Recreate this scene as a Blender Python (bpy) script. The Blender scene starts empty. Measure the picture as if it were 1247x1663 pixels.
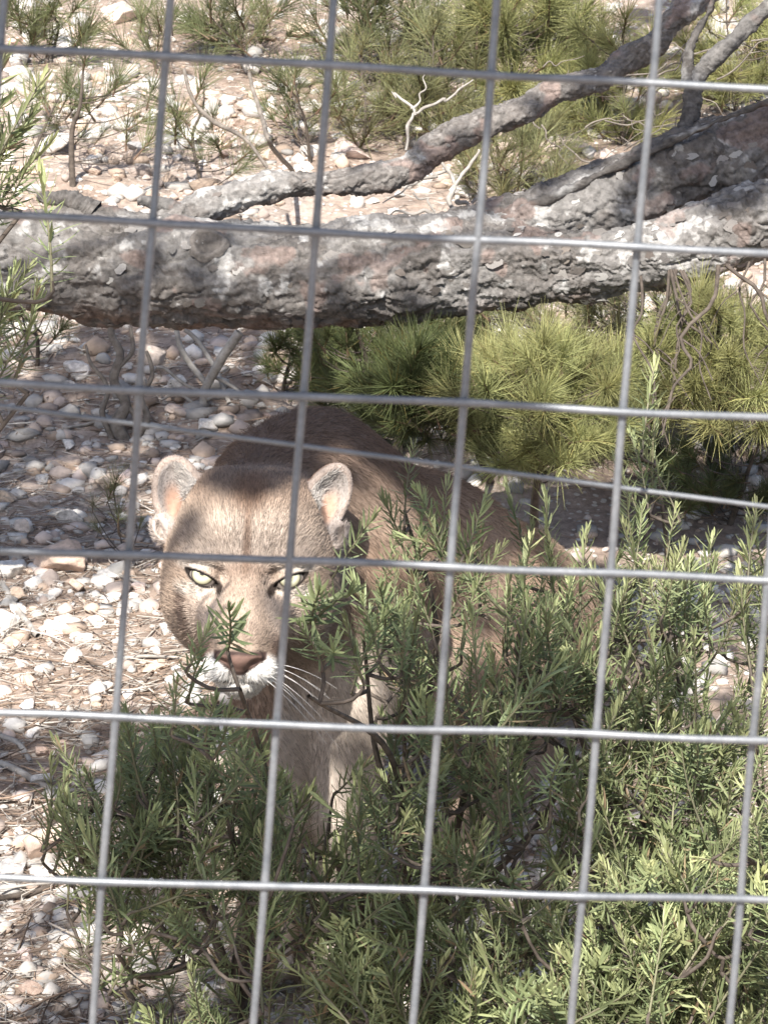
import bpy, math, random
import numpy as np
from mathutils import Vector, Matrix

# ------------------------------------------------------------------ camera, sky, sun, exposure
sc = bpy.context.scene
col = sc.collection
PITCH = math.radians(20.0)
FPX, CX, CY = 4800.0, 623.5, 831.5          # focal length and centre in photograph pixels (1247 x 1663)
CAM = np.array([0.0, 0.0, 1.65])
RGT = np.array([1.0, 0.0, 0.0])
FWD = np.array([0.0, math.cos(PITCH), -math.sin(PITCH)])
UPV = np.array([0.0, math.sin(PITCH), math.cos(PITCH)])
cam_d = bpy.data.cameras.new('camera')
cam = bpy.data.objects.new('camera', cam_d)
col.objects.link(cam)
cam.location = CAM
cam.rotation_euler = (math.pi / 2 - PITCH, 0, 0)
cam_d.sensor_fit = 'HORIZONTAL'
cam_d.sensor_width = 36.0
cam_d.lens = 36.0 * FPX / 1247.0
cam_d.clip_start = 0.05
cam_d.clip_end = 1000
cam_d.dof.use_dof = True
cam_d.dof.focus_distance = 2.7
cam_d.dof.aperture_fstop = 85.0
sc.camera = cam

SUN = np.array([-0.14, -0.60, 0.79]); SUN /= np.linalg.norm(SUN)
world = bpy.data.worlds.new('World'); sc.world = world
world.use_nodes = True
wn = world.node_tree
bg = wn.nodes['Background']
sky = wn.nodes.new('ShaderNodeTexSky')
sky.sky_type = 'NISHITA'; sky.sun_disc = False
sky.sun_elevation = math.asin(SUN[2]); sky.sun_rotation = math.atan2(SUN[0], SUN[1])
sky.air_density = 1.0; sky.dust_density = 2.0
wn.links.new(sky.outputs[0], bg.inputs[0]); bg.inputs[1].default_value = 0.080
sun_d = bpy.data.lights.new('sun', 'SUN'); sun_d.energy = 4.6; sun_d.angle = math.radians(0.6); sun_d.color = (1, 0.95, 0.88)
sun = bpy.data.objects.new('sun', sun_d); col.objects.link(sun)
sun.rotation_euler = Vector(SUN).to_track_quat('Z', 'Y').to_euler()
vs = sc.view_settings
vs.view_transform = 'Standard'; vs.look = 'None'; vs.gamma = 1.0; vs.exposure = 1.2
sc.cycles.max_bounces = 6; sc.cycles.diffuse_bounces = 4; sc.cycles.glossy_bounces = 2
sc.cycles.transmission_bounces = 4; sc.cycles.transparent_max_bounces = 8
sc.cycles.use_denoising = True

# ------------------------------------------------------------------ helpers
rng = np.random.default_rng(7)
R = random.Random(7)

def at(px, py, d):
    return CAM + (px - CX) / FPX * d * RGT - (py - CY) / FPX * d * UPV + d * FWD

def ray(px, py):
    v = (px - CX) / FPX * RGT - (py - CY) / FPX * UPV + FWD
    return v / np.linalg.norm(v)

def hash3(i, j, k, s=0):
    h = (i.astype(np.int64) * 73856093) ^ (j.astype(np.int64) * 19349663) ^ (k.astype(np.int64) * 83492791) ^ (s * 2654435761)
    h = (h ^ (h >> 13)) * 1274126177
    h = h & 0x7fffffff
    h = (h ^ (h >> 15)) * 2246822519 & 0x7fffffff
    return (h & 0xffffff) / float(0x1000000)

def vnoise(p, s=0):
    p = np.asarray(p, float); f = np.floor(p).astype(np.int64); t = p - f; t = t * t * (3 - 2 * t)
    o = 0
    for dx in (0, 1):
        for dy in (0, 1):
            for dz in (0, 1):
                w = (t[:, 0] if dx else 1 - t[:, 0]) * (t[:, 1] if dy else 1 - t[:, 1]) * (t[:, 2] if dz else 1 - t[:, 2])
                o = o + w * hash3(f[:, 0] + dx, f[:, 1] + dy, f[:, 2] + dz, s)
    return o

def fbm(p, s=0, oct=4):
    o = 0; a = 0.5; q = np.asarray(p, float)
    for k in range(oct):
        o = o + a * (vnoise(q, s + k) * 2 - 1); q = q * 2.03; a *= 0.5
    return o

def cellular(p, s=0):
    """F1, F2, a random number of the nearest cell, offset from its point"""
    f = np.floor(p).astype(np.int64)
    n = len(p); F1 = np.full(n, 9.0); F2 = np.full(n, 9.0); rid = np.zeros(n); off = np.zeros((n, 3))
    for dx in (-1, 0, 1):
        for dy in (-1, 0, 1):
            for dz in (-1, 0, 1):
                i, j, k = f[:, 0] + dx, f[:, 1] + dy, f[:, 2] + dz
                q = np.stack([i + hash3(i, j, k, s), j + hash3(i, j, k, s + 1), k + hash3(i, j, k, s + 2)], 1)
                v = p - q; d = np.sqrt((v * v).sum(1))
                m = d < F1
                F2 = np.where(m, F1, np.minimum(F2, d)); F1 = np.where(m, d, F1)
                rid = np.where(m, hash3(i, j, k, s + 3), rid); off = np.where(m[:, None], v, off)
    return F1, F2, rid, off

def sstep(a, b, x):
    t = np.clip((x - a) / (b - a), 0, 1); return t * t * (3 - 2 * t)

def link(name, me, mat=None, parent=None, loc=None):
    o = bpy.data.objects.new(name, me); col.objects.link(o)
    if mat is not None and me is not None and hasattr(me, 'materials') and len(me.materials) == 0: me.materials.append(mat)
    if parent is not None: o.parent = parent
    if loc is not None: o.location = loc
    return o

def mesh(name, V, F, colr=None, smooth=True):
    me = bpy.data.meshes.new(name)
    V = np.asarray(V, np.float32)
    F = [list(map(int, f)) for f in F] if not isinstance(F, np.ndarray) else F
    if isinstance(F, np.ndarray):
        n, k = F.shape
        me.vertices.add(len(V)); me.vertices.foreach_set('co', V.ravel())
        me.loops.add(n * k); me.loops.foreach_set('vertex_index', F.astype(np.int32).ravel())
        me.polygons.add(n); me.polygons.foreach_set('loop_start', np.arange(n, dtype=np.int32) * k)
        me.update(calc_edges=True)
    else:
        me.from_pydata(V.tolist(), [], F); me.update()
    if smooth: me.polygons.foreach_set('use_smooth', np.ones(len(me.polygons), bool))
    if colr is not None:
        a = me.color_attributes.new('Col', 'FLOAT_COLOR', 'POINT')
        c = np.ones((len(V), 4), np.float32); c[:, :3] = colr
        a.data.foreach_set('color', c.ravel())
    me.validate()
    return me

def thing(name, label, cat, loc=(0, 0, 0), group=None):
    o = bpy.data.objects.new(name, None); col.objects.link(o); o.location = loc
    o.empty_display_size = 0.05
    tag(o, label, cat, group); return o

def tag(o, label=None, cat=None, group=None, kind=None):
    if label: o['label'] = label
    if cat: o['category'] = cat
    if group: o['group'] = group
    if kind: o['kind'] = kind
    return o

def smooth_path(P, n):
    """Catmull-Rom through the points P (k x m), n samples"""
    P = np.asarray(P, float)
    Q = np.vstack([2 * P[0] - P[1], P, 2 * P[-1] - P[-2]])
    k = len(P) - 1
    t = np.linspace(0, k, n); i = np.minimum(t.astype(int), k - 1); u = (t - i)[:, None]
    a, b, c, d = Q[i], Q[i + 1], Q[i + 2], Q[i + 3]
    return 0.5 * (2 * b + (c - a) * u + (2 * a - 5 * b + 4 * c - d) * u ** 2 + (3 * b - a - 3 * c + d) * u ** 3)

def tube(path, rad, sides=8, cap=True):
    """V, F(list of quads ndarray-able + caps as degenerate quads) of a tube along path"""
    P = np.asarray(path, float); n = len(P); rad = np.broadcast_to(rad, (n,))
    T = np.gradient(P, axis=0); T /= np.linalg.norm(T, axis=1)[:, None] + 1e-12
    ref = np.array([0.0, 0, 1.0]) if abs(T[:, 2]).mean() < 0.85 else np.array([1.0, 0, 0])
    A = np.cross(T, ref); A /= np.linalg.norm(A, axis=1)[:, None] + 1e-9
    B = np.cross(T, A)
    th = np.linspace(0, 2 * np.pi, sides, endpoint=False)
    V = P[:, None, :] + rad[:, None, None] * (np.cos(th)[None, :, None] * A[:, None, :] + np.sin(th)[None, :, None] * B[:, None, :])
    V = V.reshape(-1, 3)
    i = np.arange(n - 1)[:, None]; j = np.arange(sides)[None, :]; j2 = (j + 1) % sides
    F = np.stack([i * sides + j, i * sides + j2, (i + 1) * sides + j2, (i + 1) * sides + j], -1).reshape(-1, 4)
    return V, F

class Bag:
    """collects quads of one mesh"""
    def __init__(s): s.V = []; s.F = []; s.C = []; s.n = 0
    def add(s, V, F, c=None):
        s.V.append(V); s.F.append(F + s.n); s.n += len(V)
        if c is not None: s.C.append(np.broadcast_to(np.asarray(c, float), (len(V), 3)))
    def mesh(s, name, smooth=True):
        return mesh(name, np.vstack(s.V), np.vstack(s.F), np.vstack(s.C) if s.C else None, smooth)

# ------------------------------------------------------------------ materials
def mat_base(name):
    m = bpy.data.materials.new(name); m.use_nodes = True
    return m, m.node_tree, m.node_tree.nodes['Principled BSDF']

def N(nt, t, **kw):
    n = nt.nodes.new(t)
    for k, v in kw.items():
        if k.startswith('i_'): n.inputs[k[2:].replace('_', ' ')].default_value = v
        else: setattr(n, k, v)
    return n

def noise_ramp(nt, scale, stops, detail=6, rough=0.6, coord='Object', vec=None):
    tc = N(nt, 'ShaderNodeTexCoord')
    no = N(nt, 'ShaderNodeTexNoise', i_Scale=scale, i_Detail=detail, i_Roughness=rough)
    nt.links.new(vec if vec is not None else tc.outputs[coord], no.inputs['Vector'])
    rp = N(nt, 'ShaderNodeValToRGB'); e = rp.color_ramp.elements
    while len(e) < len(stops): e.new(0.5)
    for q, (p, c) in zip(e, stops): q.position = p; q.color = (*c, 1)
    nt.links.new(no.outputs['Fac'], rp.inputs['Fac'])
    return rp.outputs['Color'], no.outputs['Fac']

def bump(nt, b, h, strength, dist):
    bp = N(nt, 'ShaderNodeBump', i_Strength=strength, i_Distance=dist)
    nt.links.new(h, bp.inputs['Height']); nt.links.new(bp.outputs['Normal'], b.inputs['Normal'])
    return bp

def mixc(nt, a, b, fac, mode='MIX'):
    m = N(nt, 'ShaderNodeMix', data_type='RGBA', blend_type=mode)
    for s, v in ((m.inputs[0], fac), (m.inputs[6], a), (m.inputs[7], b)):
        if isinstance(v, (int, float)): s.default_value = v
        elif isinstance(v, tuple): s.default_value = (*v, 1)
        else: nt.links.new(v, s)
    return m.outputs[2]

def attr_mat(name, rough=0.8, bump_scale=None, bump_str=0.4, bump_dist=0.002, transl=0.0, var=0.0, noise_amt=0.25, noise_scale=60, spec=0.3):
    """colour from the mesh's own Col attribute, broken up with noise"""
    m, nt, b = mat_base(name)
    at_ = N(nt, 'ShaderNodeAttribute', attribute_name='Col')
    c, f = noise_ramp(nt, noise_scale, [(0.3, (1 - noise_amt,) * 3), (0.7, (1 + noise_amt,) * 3)])
    cc = mixc(nt, at_.outputs['Color'], c, 1.0, 'MULTIPLY')
    if var:
        oi = N(nt, 'ShaderNodeObjectInfo')
        hs = N(nt, 'ShaderNodeHueSaturation')
        mp = N(nt, 'ShaderNodeMapRange'); mp.inputs[3].default_value = 1 - var; mp.inputs[4].default_value = 1 + var
        nt.links.new(oi.outputs['Random'], mp.inputs[0]); nt.links.new(mp.outputs[0], hs.inputs['Value'])
        mp2 = N(nt, 'ShaderNodeMapRange'); mp2.inputs[3].default_value = 0.485; mp2.inputs[4].default_value = 0.512
        ml = N(nt, 'ShaderNodeMath', operation='FRACT'); mu = N(nt, 'ShaderNodeMath', operation='MULTIPLY'); mu.inputs[1].default_value = 7.31
        nt.links.new(oi.outputs['Random'], mu.inputs[0]); nt.links.new(mu.outputs[0], ml.inputs[0]); nt.links.new(ml.outputs[0], mp2.inputs[0])
        nt.links.new(mp2.outputs[0], hs.inputs['Hue'])
        nt.links.new(cc, hs.inputs['Color']); cc = hs.outputs['Color']
    nt.links.new(cc, b.inputs['Base Color'])
    b.inputs['Roughness'].default_value = rough; b.inputs['Specular IOR Level'].default_value = spec
    if bump_scale:
        _, f2 = noise_ramp(nt, bump_scale, [(0, (0, 0, 0)), (1, (1, 1, 1))], detail=8)
        bump(nt, b, f2, bump_str, bump_dist)
    if transl:
        tr = N(nt, 'ShaderNodeBsdfTranslucent'); nt.links.new(cc, tr.inputs['Color'])
        mx = N(nt, 'ShaderNodeMixShader'); mx.inputs[0].default_value = transl
        nt.links.new(b.outputs[0], mx.inputs[1]); nt.links.new(tr.outputs[0], mx.inputs[2])
        nt.links.new(mx.outputs[0], nt.nodes['Material Output'].inputs['Surface'])
    return m

def plain_mat(name, stops, scale=30, rough=0.85, bs=None, bstr=0.5, bdist=0.003, metal=0.0, spec=0.3):
    m, nt, b = mat_base(name)
    c, f = noise_ramp(nt, scale, stops); nt.links.new(c, b.inputs['Base Color'])
    b.inputs['Roughness'].default_value = rough; b.inputs['Metallic'].default_value = metal; b.inputs['Specular IOR Level'].default_value = spec
    if bs:
        _, f2 = noise_ramp(nt, bs, [(0, (0, 0, 0)), (1, (1, 1, 1))], detail=8); bump(nt, b, f2, bstr, bdist)
    return m

M = {}
M['rosemary'] = attr_mat('rosemary_leaf', rough=0.5, transl=0.28, var=0.3, noise_amt=0.2, noise_scale=40, spec=0.4)
M['pine'] = attr_mat('pine_needle', rough=0.5, transl=0.35, var=0.3, noise_amt=0.2, noise_scale=30, spec=0.4)
M['twig'] = plain_mat('grey_twig', [(0.3, (0.10, 0.085, 0.07)), (0.7, (0.25, 0.22, 0.19))], 90, bs=300, bdist=0.001)
M['dark_twig'] = plain_mat('dark_twig', [(0.3, (0.05, 0.04, 0.033)), (0.7, (0.14, 0.115, 0.095))], 90, bs=300, bdist=0.001)
M['pale_twig'] = plain_mat('weathered_wood', [(0.3, (0.20, 0.18, 0.16)), (0.7, (0.44, 0.415, 0.38))], 70, bs=250, bdist=0.001)
M['bark'] = attr_mat('pine_bark', rough=0.9, bump_scale=260, bump_str=0.7, bump_dist=0.003, noise_amt=0.42, noise_scale=110)
M['flake'] = attr_mat('bark_flake', rough=0.9, bump_scale=300, bump_str=0.6, bump_dist=0.002, noise_amt=0.4, noise_scale=120, var=0.3)
M['stone'] = attr_mat('limestone', rough=0.95, bump_scale=5, bump_str=0.9, bump_dist=0.0035, noise_amt=0.32, noise_scale=3.2, var=0.2, spec=0.1)
M['gravel'] = attr_mat('limestone_gravel', rough=0.9, bump_scale=200, bump_str=0.4, bump_dist=0.003, noise_amt=0.2, noise_scale=60)
M['litter'] = attr_mat('dry_litter', rough=0.8, noise_amt=0.3, noise_scale=60)

def wire_mat():
    m, nt, b = mat_base('galvanised_wire')
    tc = N(nt, 'ShaderNodeTexCoord')
    c1, f1 = noise_ramp(nt, 90, [(0.3, (0.125, 0.137, 0.152)), (0.7, (0.235, 0.243, 0.255))], detail=8, rough=0.7)
    c2, f2 = noise_ramp(nt, 700, [(0.35, (0.85, 0.85, 0.85)), (0.7, (1.06, 1.06, 1.06))], detail=3)
    c = mixc(nt, c1, c2, 1.0, 'MULTIPLY'); nt.links.new(c, b.inputs['Base Color'])
    b.inputs['Metallic'].default_value = 0.25; b.inputs['Roughness'].default_value = 0.38
    bump(nt, b, f2, 0.15, 0.0003)
    return m
M['wire'] = wire_mat()

def ground_mat():
    m, nt, b = mat_base('stony_soil')
    soil, f = noise_ramp(nt, 2.2, [(0.3, (0.25, 0.195, 0.16)), (0.5, (0.42, 0.335, 0.28)), (0.72, (0.58, 0.505, 0.45))], detail=8)
    fine, f2 = noise_ramp(nt, 48, [(0.32, (0.48, 0.47, 0.46)), (0.68, (1.3, 1.27, 1.24))], detail=10, rough=0.75)
    c = mixc(nt, soil, fine, 1.0, 'MULTIPLY')
    tc = N(nt, 'ShaderNodeTexCoord')
    vo = N(nt, 'ShaderNodeTexVoronoi', i_Scale=70.0); nt.links.new(tc.outputs['Object'], vo.inputs['Vector'])
    gt = N(nt, 'ShaderNodeMath', operation='LESS_THAN'); gt.inputs[1].default_value = 0.32
    nt.links.new(vo.outputs['Distance'], gt.inputs[0])
    sep = N(nt, 'ShaderNodeSeparateColor'); nt.links.new(vo.outputs['Color'], sep.inputs[0])
    g2 = N(nt, 'ShaderNodeMath', operation='GREATER_THAN'); g2.inputs[1].default_value = 0.55; nt.links.new(sep.outputs[0], g2.inputs[0])
    an = N(nt, 'ShaderNodeMath', operation='MULTIPLY'); nt.links.new(gt.outputs[0], an.inputs[0]); nt.links.new(g2.outputs[0], an.inputs[1])
    c = mixc(nt, c, (0.6, 0.55, 0.49), an.outputs[0])
    nt.links.new(c, b.inputs['Base Color']); b.inputs['Roughness'].default_value = 0.95; b.inputs['Specular IOR Level'].default_value = 0.15
    ad = N(nt, 'ShaderNodeMath', operation='MULTIPLY_ADD'); ad.inputs[1].default_value = 0.4
    nt.links.new(an.outputs[0], ad.inputs[0]); nt.links.new(f2, ad.inputs[2])
    bump(nt, b, ad.outputs[0], 0.9, 0.012)
    return m
M['ground'] = ground_mat()

# ------------------------------------------------------------------ ground
def gz(x, y):
    x = np.asarray(x, float); y = np.asarray(y, float)
    t = np.clip(y - 2.9, 0, 22)
    z = 0.115 * (t - 0.25 * (1 - np.exp(-t / 0.25)))
    p = np.stack(np.broadcast_arrays(x, y, 0 * x), -1).reshape(-1, 3)
    n = fbm(p * 1.3 + 5, 11, 3) * 0.10 + fbm(p * 7, 21, 4) * 0.028
    near = sstep(0.5, 2.0, np.abs(p[:, 1] - 2.3))          # level where the cat stands
    return z + (n * 0.85).reshape(np.broadcast(x, y).shape)

def ground_at(px, py):
    v = ray(px, py); t = np.linspace(2.2, 14, 500)
    P = CAM + t[:, None] * v
    h = P[:, 2] - gz(P[:, 0], P[:, 1])
    k = np.argmax(h < 0) if (h < 0).any() else len(t) - 1
    if k == 0: return P[0]
    a = h[k - 1] / (h[k - 1] - h[k] + 1e-9)
    return P[k - 1] * (1 - a) + P[k] * a

def vdepth(P): return float((np.asarray(P) - CAM) @ FWD)

def axis(lo, hi, step, far):
    a = list(np.arange(lo, hi + 1e-6, step)); s = step; q = a[-1]
    while q < far: s *= 1.35; q += s; a.append(q)
    s = step; q = a[0]; b = []
    while q > -far: s *= 1.35; q -= s; b.append(q)
    return np.array(b[::-1] + a)
gx_, gy_ = axis(-1.5, 1.5, 0.016, 220), axis(2.4, 8.6, 0.016, 220)
GX, GY = np.meshgrid(gx_, gy_, indexing='ij')
GZ = gz(GX, GY)
nx, ny = GX.shape
ii, jj = np.meshgrid(np.arange(nx - 1), np.arange(ny - 1), indexing='ij')
GF = np.stack([ii * ny + jj, (ii + 1) * ny + jj, (ii + 1) * ny + jj + 1, ii * ny + jj + 1], -1).reshape(-1, 4)
gme = mesh('ground', np.stack([GX, GY, GZ], -1).reshape(-1, 3), GF)
tag(link('ground', gme, M['ground']), 'stony pinkish tan soil slope rising behind the puma', kind='structure')

# ------------------------------------------------------------------ puma: one surface grown from a signed distance field
HO = at(400, 940, 3.04)                       # head frame: x right, y up, z towards the viewer, metres
def hf(px, py, d):                            # pixel + depth -> head frame
    q = at(px, py, d) - HO
    return np.array([q @ RGT, q @ UPV, -(q @ FWD)])
def to_world(h): return HO + h[:, 0:1] * RGT + h[:, 1:2] * UPV - h[:, 2:3] * FWD
def hw(w):                                    # world -> head frame
    q = np.asarray(w, float) - HO
    return np.array([q @ RGT, q @ UPV, -(q @ FWD)])

def ell(p, c, r, Rm=None):
    q = p - np.asarray(c, np.float32)
    if Rm is not None: q = q @ np.asarray(Rm, np.float32)
    r = np.asarray(r, np.float32)
    k0 = np.sqrt(((q / r) ** 2).sum(1)); k1 = np.sqrt(((q / (r * r)) ** 2).sum(1)) + 1e-6
    return k0 * (k0 - 1) / k1
def cap(p, a, b, ra, rb):
    a = np.asarray(a, np.float32); b = np.asarray(b, np.float32); ab = b - a
    h = np.clip(((p - a) @ ab) / (ab @ ab), 0, 1)
    return np.sqrt((((p - a) - h[:, None] * ab) ** 2).sum(1)) - (ra + (rb - ra) * h)
def smin(a, b, k):
    h = np.clip(0.5 + 0.5 * (b - a) / k, 0, 1); return b + (a - b) * h - k * h * (1 - h)
def smax(a, b, k): return -smin(-a, -b, k)
def rot(rx=0, ry=0, rz=0):
    return np.array(Matrix.Rotation(math.radians(rz), 3, 'Z') @ Matrix.Rotation(math.radians(ry), 3, 'Y') @ Matrix.Rotation(math.radians(rx), 3, 'X'))

ROLL = rot(rz=-2.0)                            # the head leans a little to the viewer's right
EYES = [(-1, np.array([-0.0445, 0.0005, -0.004])), (1, np.array([0.0445, 0.0005, -0.004]))]
EAR = {-1: dict(c=(-0.0755, 0.080, -0.062), r=(0.0285, 0.047, 0.026), R=rot(rx=-8, ry=6, rz=13), inner=(-0.001, 0.001, 0.020)),
       1: dict(c=(0.0745, 0.080, -0.062), r=(0.0255, 0.047, 0.026), R=rot(rx=-8, ry=12, rz=-27), inner=(0.001, 0.001, 0.020))}

def almond(q, s):
    """signed distance-like field of the eye opening in the eye's own plane (negative inside)"""
    a = math.radians(-24 * s * -1)
    x = (q[:, 0] * math.cos(a) + q[:, 1] * math.sin(a)) * s       # + = outwards
    y = -q[:, 0] * math.sin(a) + q[:, 1] * math.cos(a)
    up = y - (0.0034 * (1 - (x / 0.0195) ** 2) - 0.0004)          # flat upper lid
    lo = -y - (0.0080 * (1 - (x / 0.0195) ** 2))
    return np.maximum(np.maximum(up, lo), np.abs(x) - 0.019)

def head_sdf(p):
    p = p @ ROLL.astype(np.float32)                               # into the head's own tilt
    ax = p.copy(); ax[:, 0] = np.abs(ax[:, 0])                    # mirrored coordinates
    d = ell(p, (0, 0.036, -0.075), (0.078, 0.070, 0.085))                                   # cranium
    d = smin(d, ell(ax, (0.028, 0.045, -0.033), (0.044, 0.046, 0.044)), 0.02)              # forehead halves
    d = smin(d, ell(ax, (0.032, 0.064, -0.072), (0.036, 0.046, 0.05)), 0.03)               # top of the skull
    d = smin(d, ell(ax, (0.055, -0.010, -0.050), (0.033, 0.048, 0.046)), 0.03)             # cheek bones
    d = smin(d, ell(ax, (0.034, -0.036, -0.058), (0.038, 0.036, 0.050)), 0.03)             # jaw muscles
    d = smin(d, cap(p, (0, 0.006, -0.012), (0, -0.056, 0.066), 0.028, 0.0265), 0.022)       # bridge of the nose
    d = smin(d, cap(ax, (0.022, -0.020, -0.008), (0.0145, -0.072, 0.050), 0.027, 0.0215), 0.018)   # upper jaw
    d = smin(d, ell(ax, (0.0175, -0.0870, 0.060), (0.0200, 0.0190, 0.026)), 0.007)            # whisker pads
    d = smin(d, ell(p, (0, -0.101, 0.043), (0.023, 0.0175, 0.030)), 0.008)                   # chin
    d = smin(d, cap(p, (0, -0.082, 0.0), (0, -0.098, 0.036), 0.030, 0.018), 0.012)           # lower jaw
    d = smin(d, ell(ax, (0.040, 0.0175, 0.003), (0.025, 0.009, 0.018), rot(rz=14)), 0.012)   # brows
    # nose pad
    nose = smin(ell(p, (0, -0.0755, 0.0855), (0.0235, 0.0095, 0.011)), cap(p, (0, -0.079, 0.086), (0, -0.093, 0.081), 0.009, 0.005), 0.008)
    d = smin(d, nose, 0.005)
    d = smax(d, -ell(ax, (0.0165, -0.0815, 0.094), (0.0065, 0.0033, 0.010), rot(rz=25)), 0.004)   # nostrils
    d = smax(d, -cap(p, (0, -0.092, 0.092), (0, -0.104, 0.08), 0.0016, 0.002), 0.004)             # cleft of the lip
    d = smax(d, -cap(ax, (0.0, -0.1035, 0.078), (0.028, -0.1005, 0.052), 0.0016, 0.0012), 0.004)  # mouth line
    for s, e in EYES:
        q = p - e.astype(np.float32)
        d = smax(d, -ell(p, e + np.array([-0.004 * s, -0.001, 0.022]), (0.021, 0.014, 0.018), rot(rz=20 * s)), 0.016)  # socket
        lid = np.sqrt((q * q).sum(1)) - 0.0172
        d = smin(d, lid, 0.008)
        op = np.maximum(almond(q, s), -(q[:, 2] - 0.004))
        d = smax(d, -op, 0.0015)
    for s, e in EAR.items():
        c = np.array(e['c']); Rm = e['R']
        o = ell(p, c, e['r'], Rm)
        q = ((p - c.astype(np.float32)) @ Rm.astype(np.float32))
        inn = ell(q, e['inner'], (e['r'][0] * 0.84, e['r'][1] * 0.88, e['r'][2] * 1.0))
        o = smax(o, q[:, 2] - 0.008, 0.004)
        o = smax(o, -inn, 0.003)
        pocket = ell(p, c + np.array([0.019 * s, -0.033, 0.004]), (0.0095, 0.015, 0.009), rot(rz=-18 * s))   # fold on the outer edge
        pocket = smax(pocket, -ell(p, c + np.array([0.018 * s, -0.032, 0.013]), (0.006, 0.011, 0.009), rot(rz=-18 * s)), 0.002)
        o = smin(o, pocket, 0.004)
        o = smin(o, cap(p, c + np.array([-0.006 * s, -0.036, -0.012]), c + np.array([-0.016 * s, -0.056, -0.02]), 0.016, 0.03), 0.012)
        d = smin(d, o, 0.008)
    return d

# joints of the body, from where the photograph shows them
def footw(px, py, lift=0.03):
    g = ground_at(px, py); g = g.copy(); g[2] += lift; return hw(g)
J = dict(chest=hf(522, 890, 3.37), belly=hf(568, 888, 3.46), mid=hf(680, 935, 3.60), rump=hf(800, 988, 3.72))
paw_a, paw_b, paw_h, paw_h2 = footw(430, 1572), footw(560, 1560), footw(720, 1440), footw(800, 1330)
def upw(j, dz): return j + np.array([0, UPV[2] * dz, -FWD[2] * dz])      # move along world z in the head frame
def body_sdf(p):
    d = ell(p, J['chest'], (0.100, 0.158, 0.135))
    d = smin(d, cap(p, J['belly'], J['mid'], 0.118, 0.112), 0.06)
    d = smin(d, cap(p, J['mid'], J['rump'], 0.112, 0.114), 0.06)
    d = smin(d, cap(p, (0, 0.02, -0.11), hf(480, 835, 3.30), 0.082, 0.105), 0.05)       # neck
    d = smin(d, cap(p, (0.0, -0.05, -0.09), hf(500, 950, 3.28), 0.06, 0.09), 0.05)      # throat
    # shoulders and fore legs
    for sh, el, wr, paw in ((hf(470, 930, 3.28), hf(452, 1120, 3.30), hf(445, 1330, 3.29), paw_a),
                            (hf(592, 930, 3.30), hf(576, 1110, 3.27), hf(562, 1330, 3.30), paw_b)):
        d = smin(d, cap(p, sh, el, 0.075, 0.046), 0.04)
        d = smin(d, cap(p, el, wr, 0.044, 0.033), 0.03)
        d = smin(d, cap(p, wr, upw(paw, 0.02), 0.033, 0.034), 0.02)
        tip = paw + np.array([0, -0.004, 0.05])
        d = smin(d, cap(p, upw(paw, 0.008), upw(tip, -0.004), 0.038, 0.034), 0.02)
        for k in (-1.5, -0.5, 0.5, 1.5):
            d = smin(d, ell(p, tip + np.array([k * 0.0165, -0.004, 0.022]), (0.0115, 0.016, 0.02)), 0.006)
    # haunches folded under the sitting body, knees forward
    for hip, knee, hock, paw in ((hf(790, 1045, 3.60), hf(690, 1110, 3.48), hf(800, 1260, 3.62), paw_h),
                                 (hf(850, 1030, 3.80), hf(800, 1100, 3.72), hf(870, 1230, 3.85), paw_h2)):
        d = smin(d, cap(p, hip, knee, 0.105, 0.065), 0.05)
        d = smin(d, cap(p, knee, hock, 0.055, 0.03), 0.03)
        d = smin(d, cap(p, hock, paw, 0.03, 0.034), 0.02)
    tl = [J['rump'] + np.array([0.05, -0.03, -0.05]), hf(930, 1130, 3.95), hf(980, 1110, 4.05), hf(1010, 1060, 4.15), hf(990, 1010, 4.3)]
    for k in range(4): d = smin(d, cap(p, tl[k], tl[k + 1], 0.036 - k * 0.003, 0.033 - k * 0.003), 0.02)
    return d
def puma_sdf(p): return smin(head_sdf(p), body_sdf(p), 0.035)

def grid_axis(lo, hi, a, b, fine, coarse):
    mid = list(np.arange(a, b, fine)); out = []; s = fine; q = a
    while q > lo: s = min(s * 1.25, coarse); q -= s; out.append(q)
    up = []; s = fine; q = mid[-1]
    while q < hi: s = min(s * 1.25, coarse); q += s; up.append(q)
    return np.array(out[::-1] + mid + up, np.float32)

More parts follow.
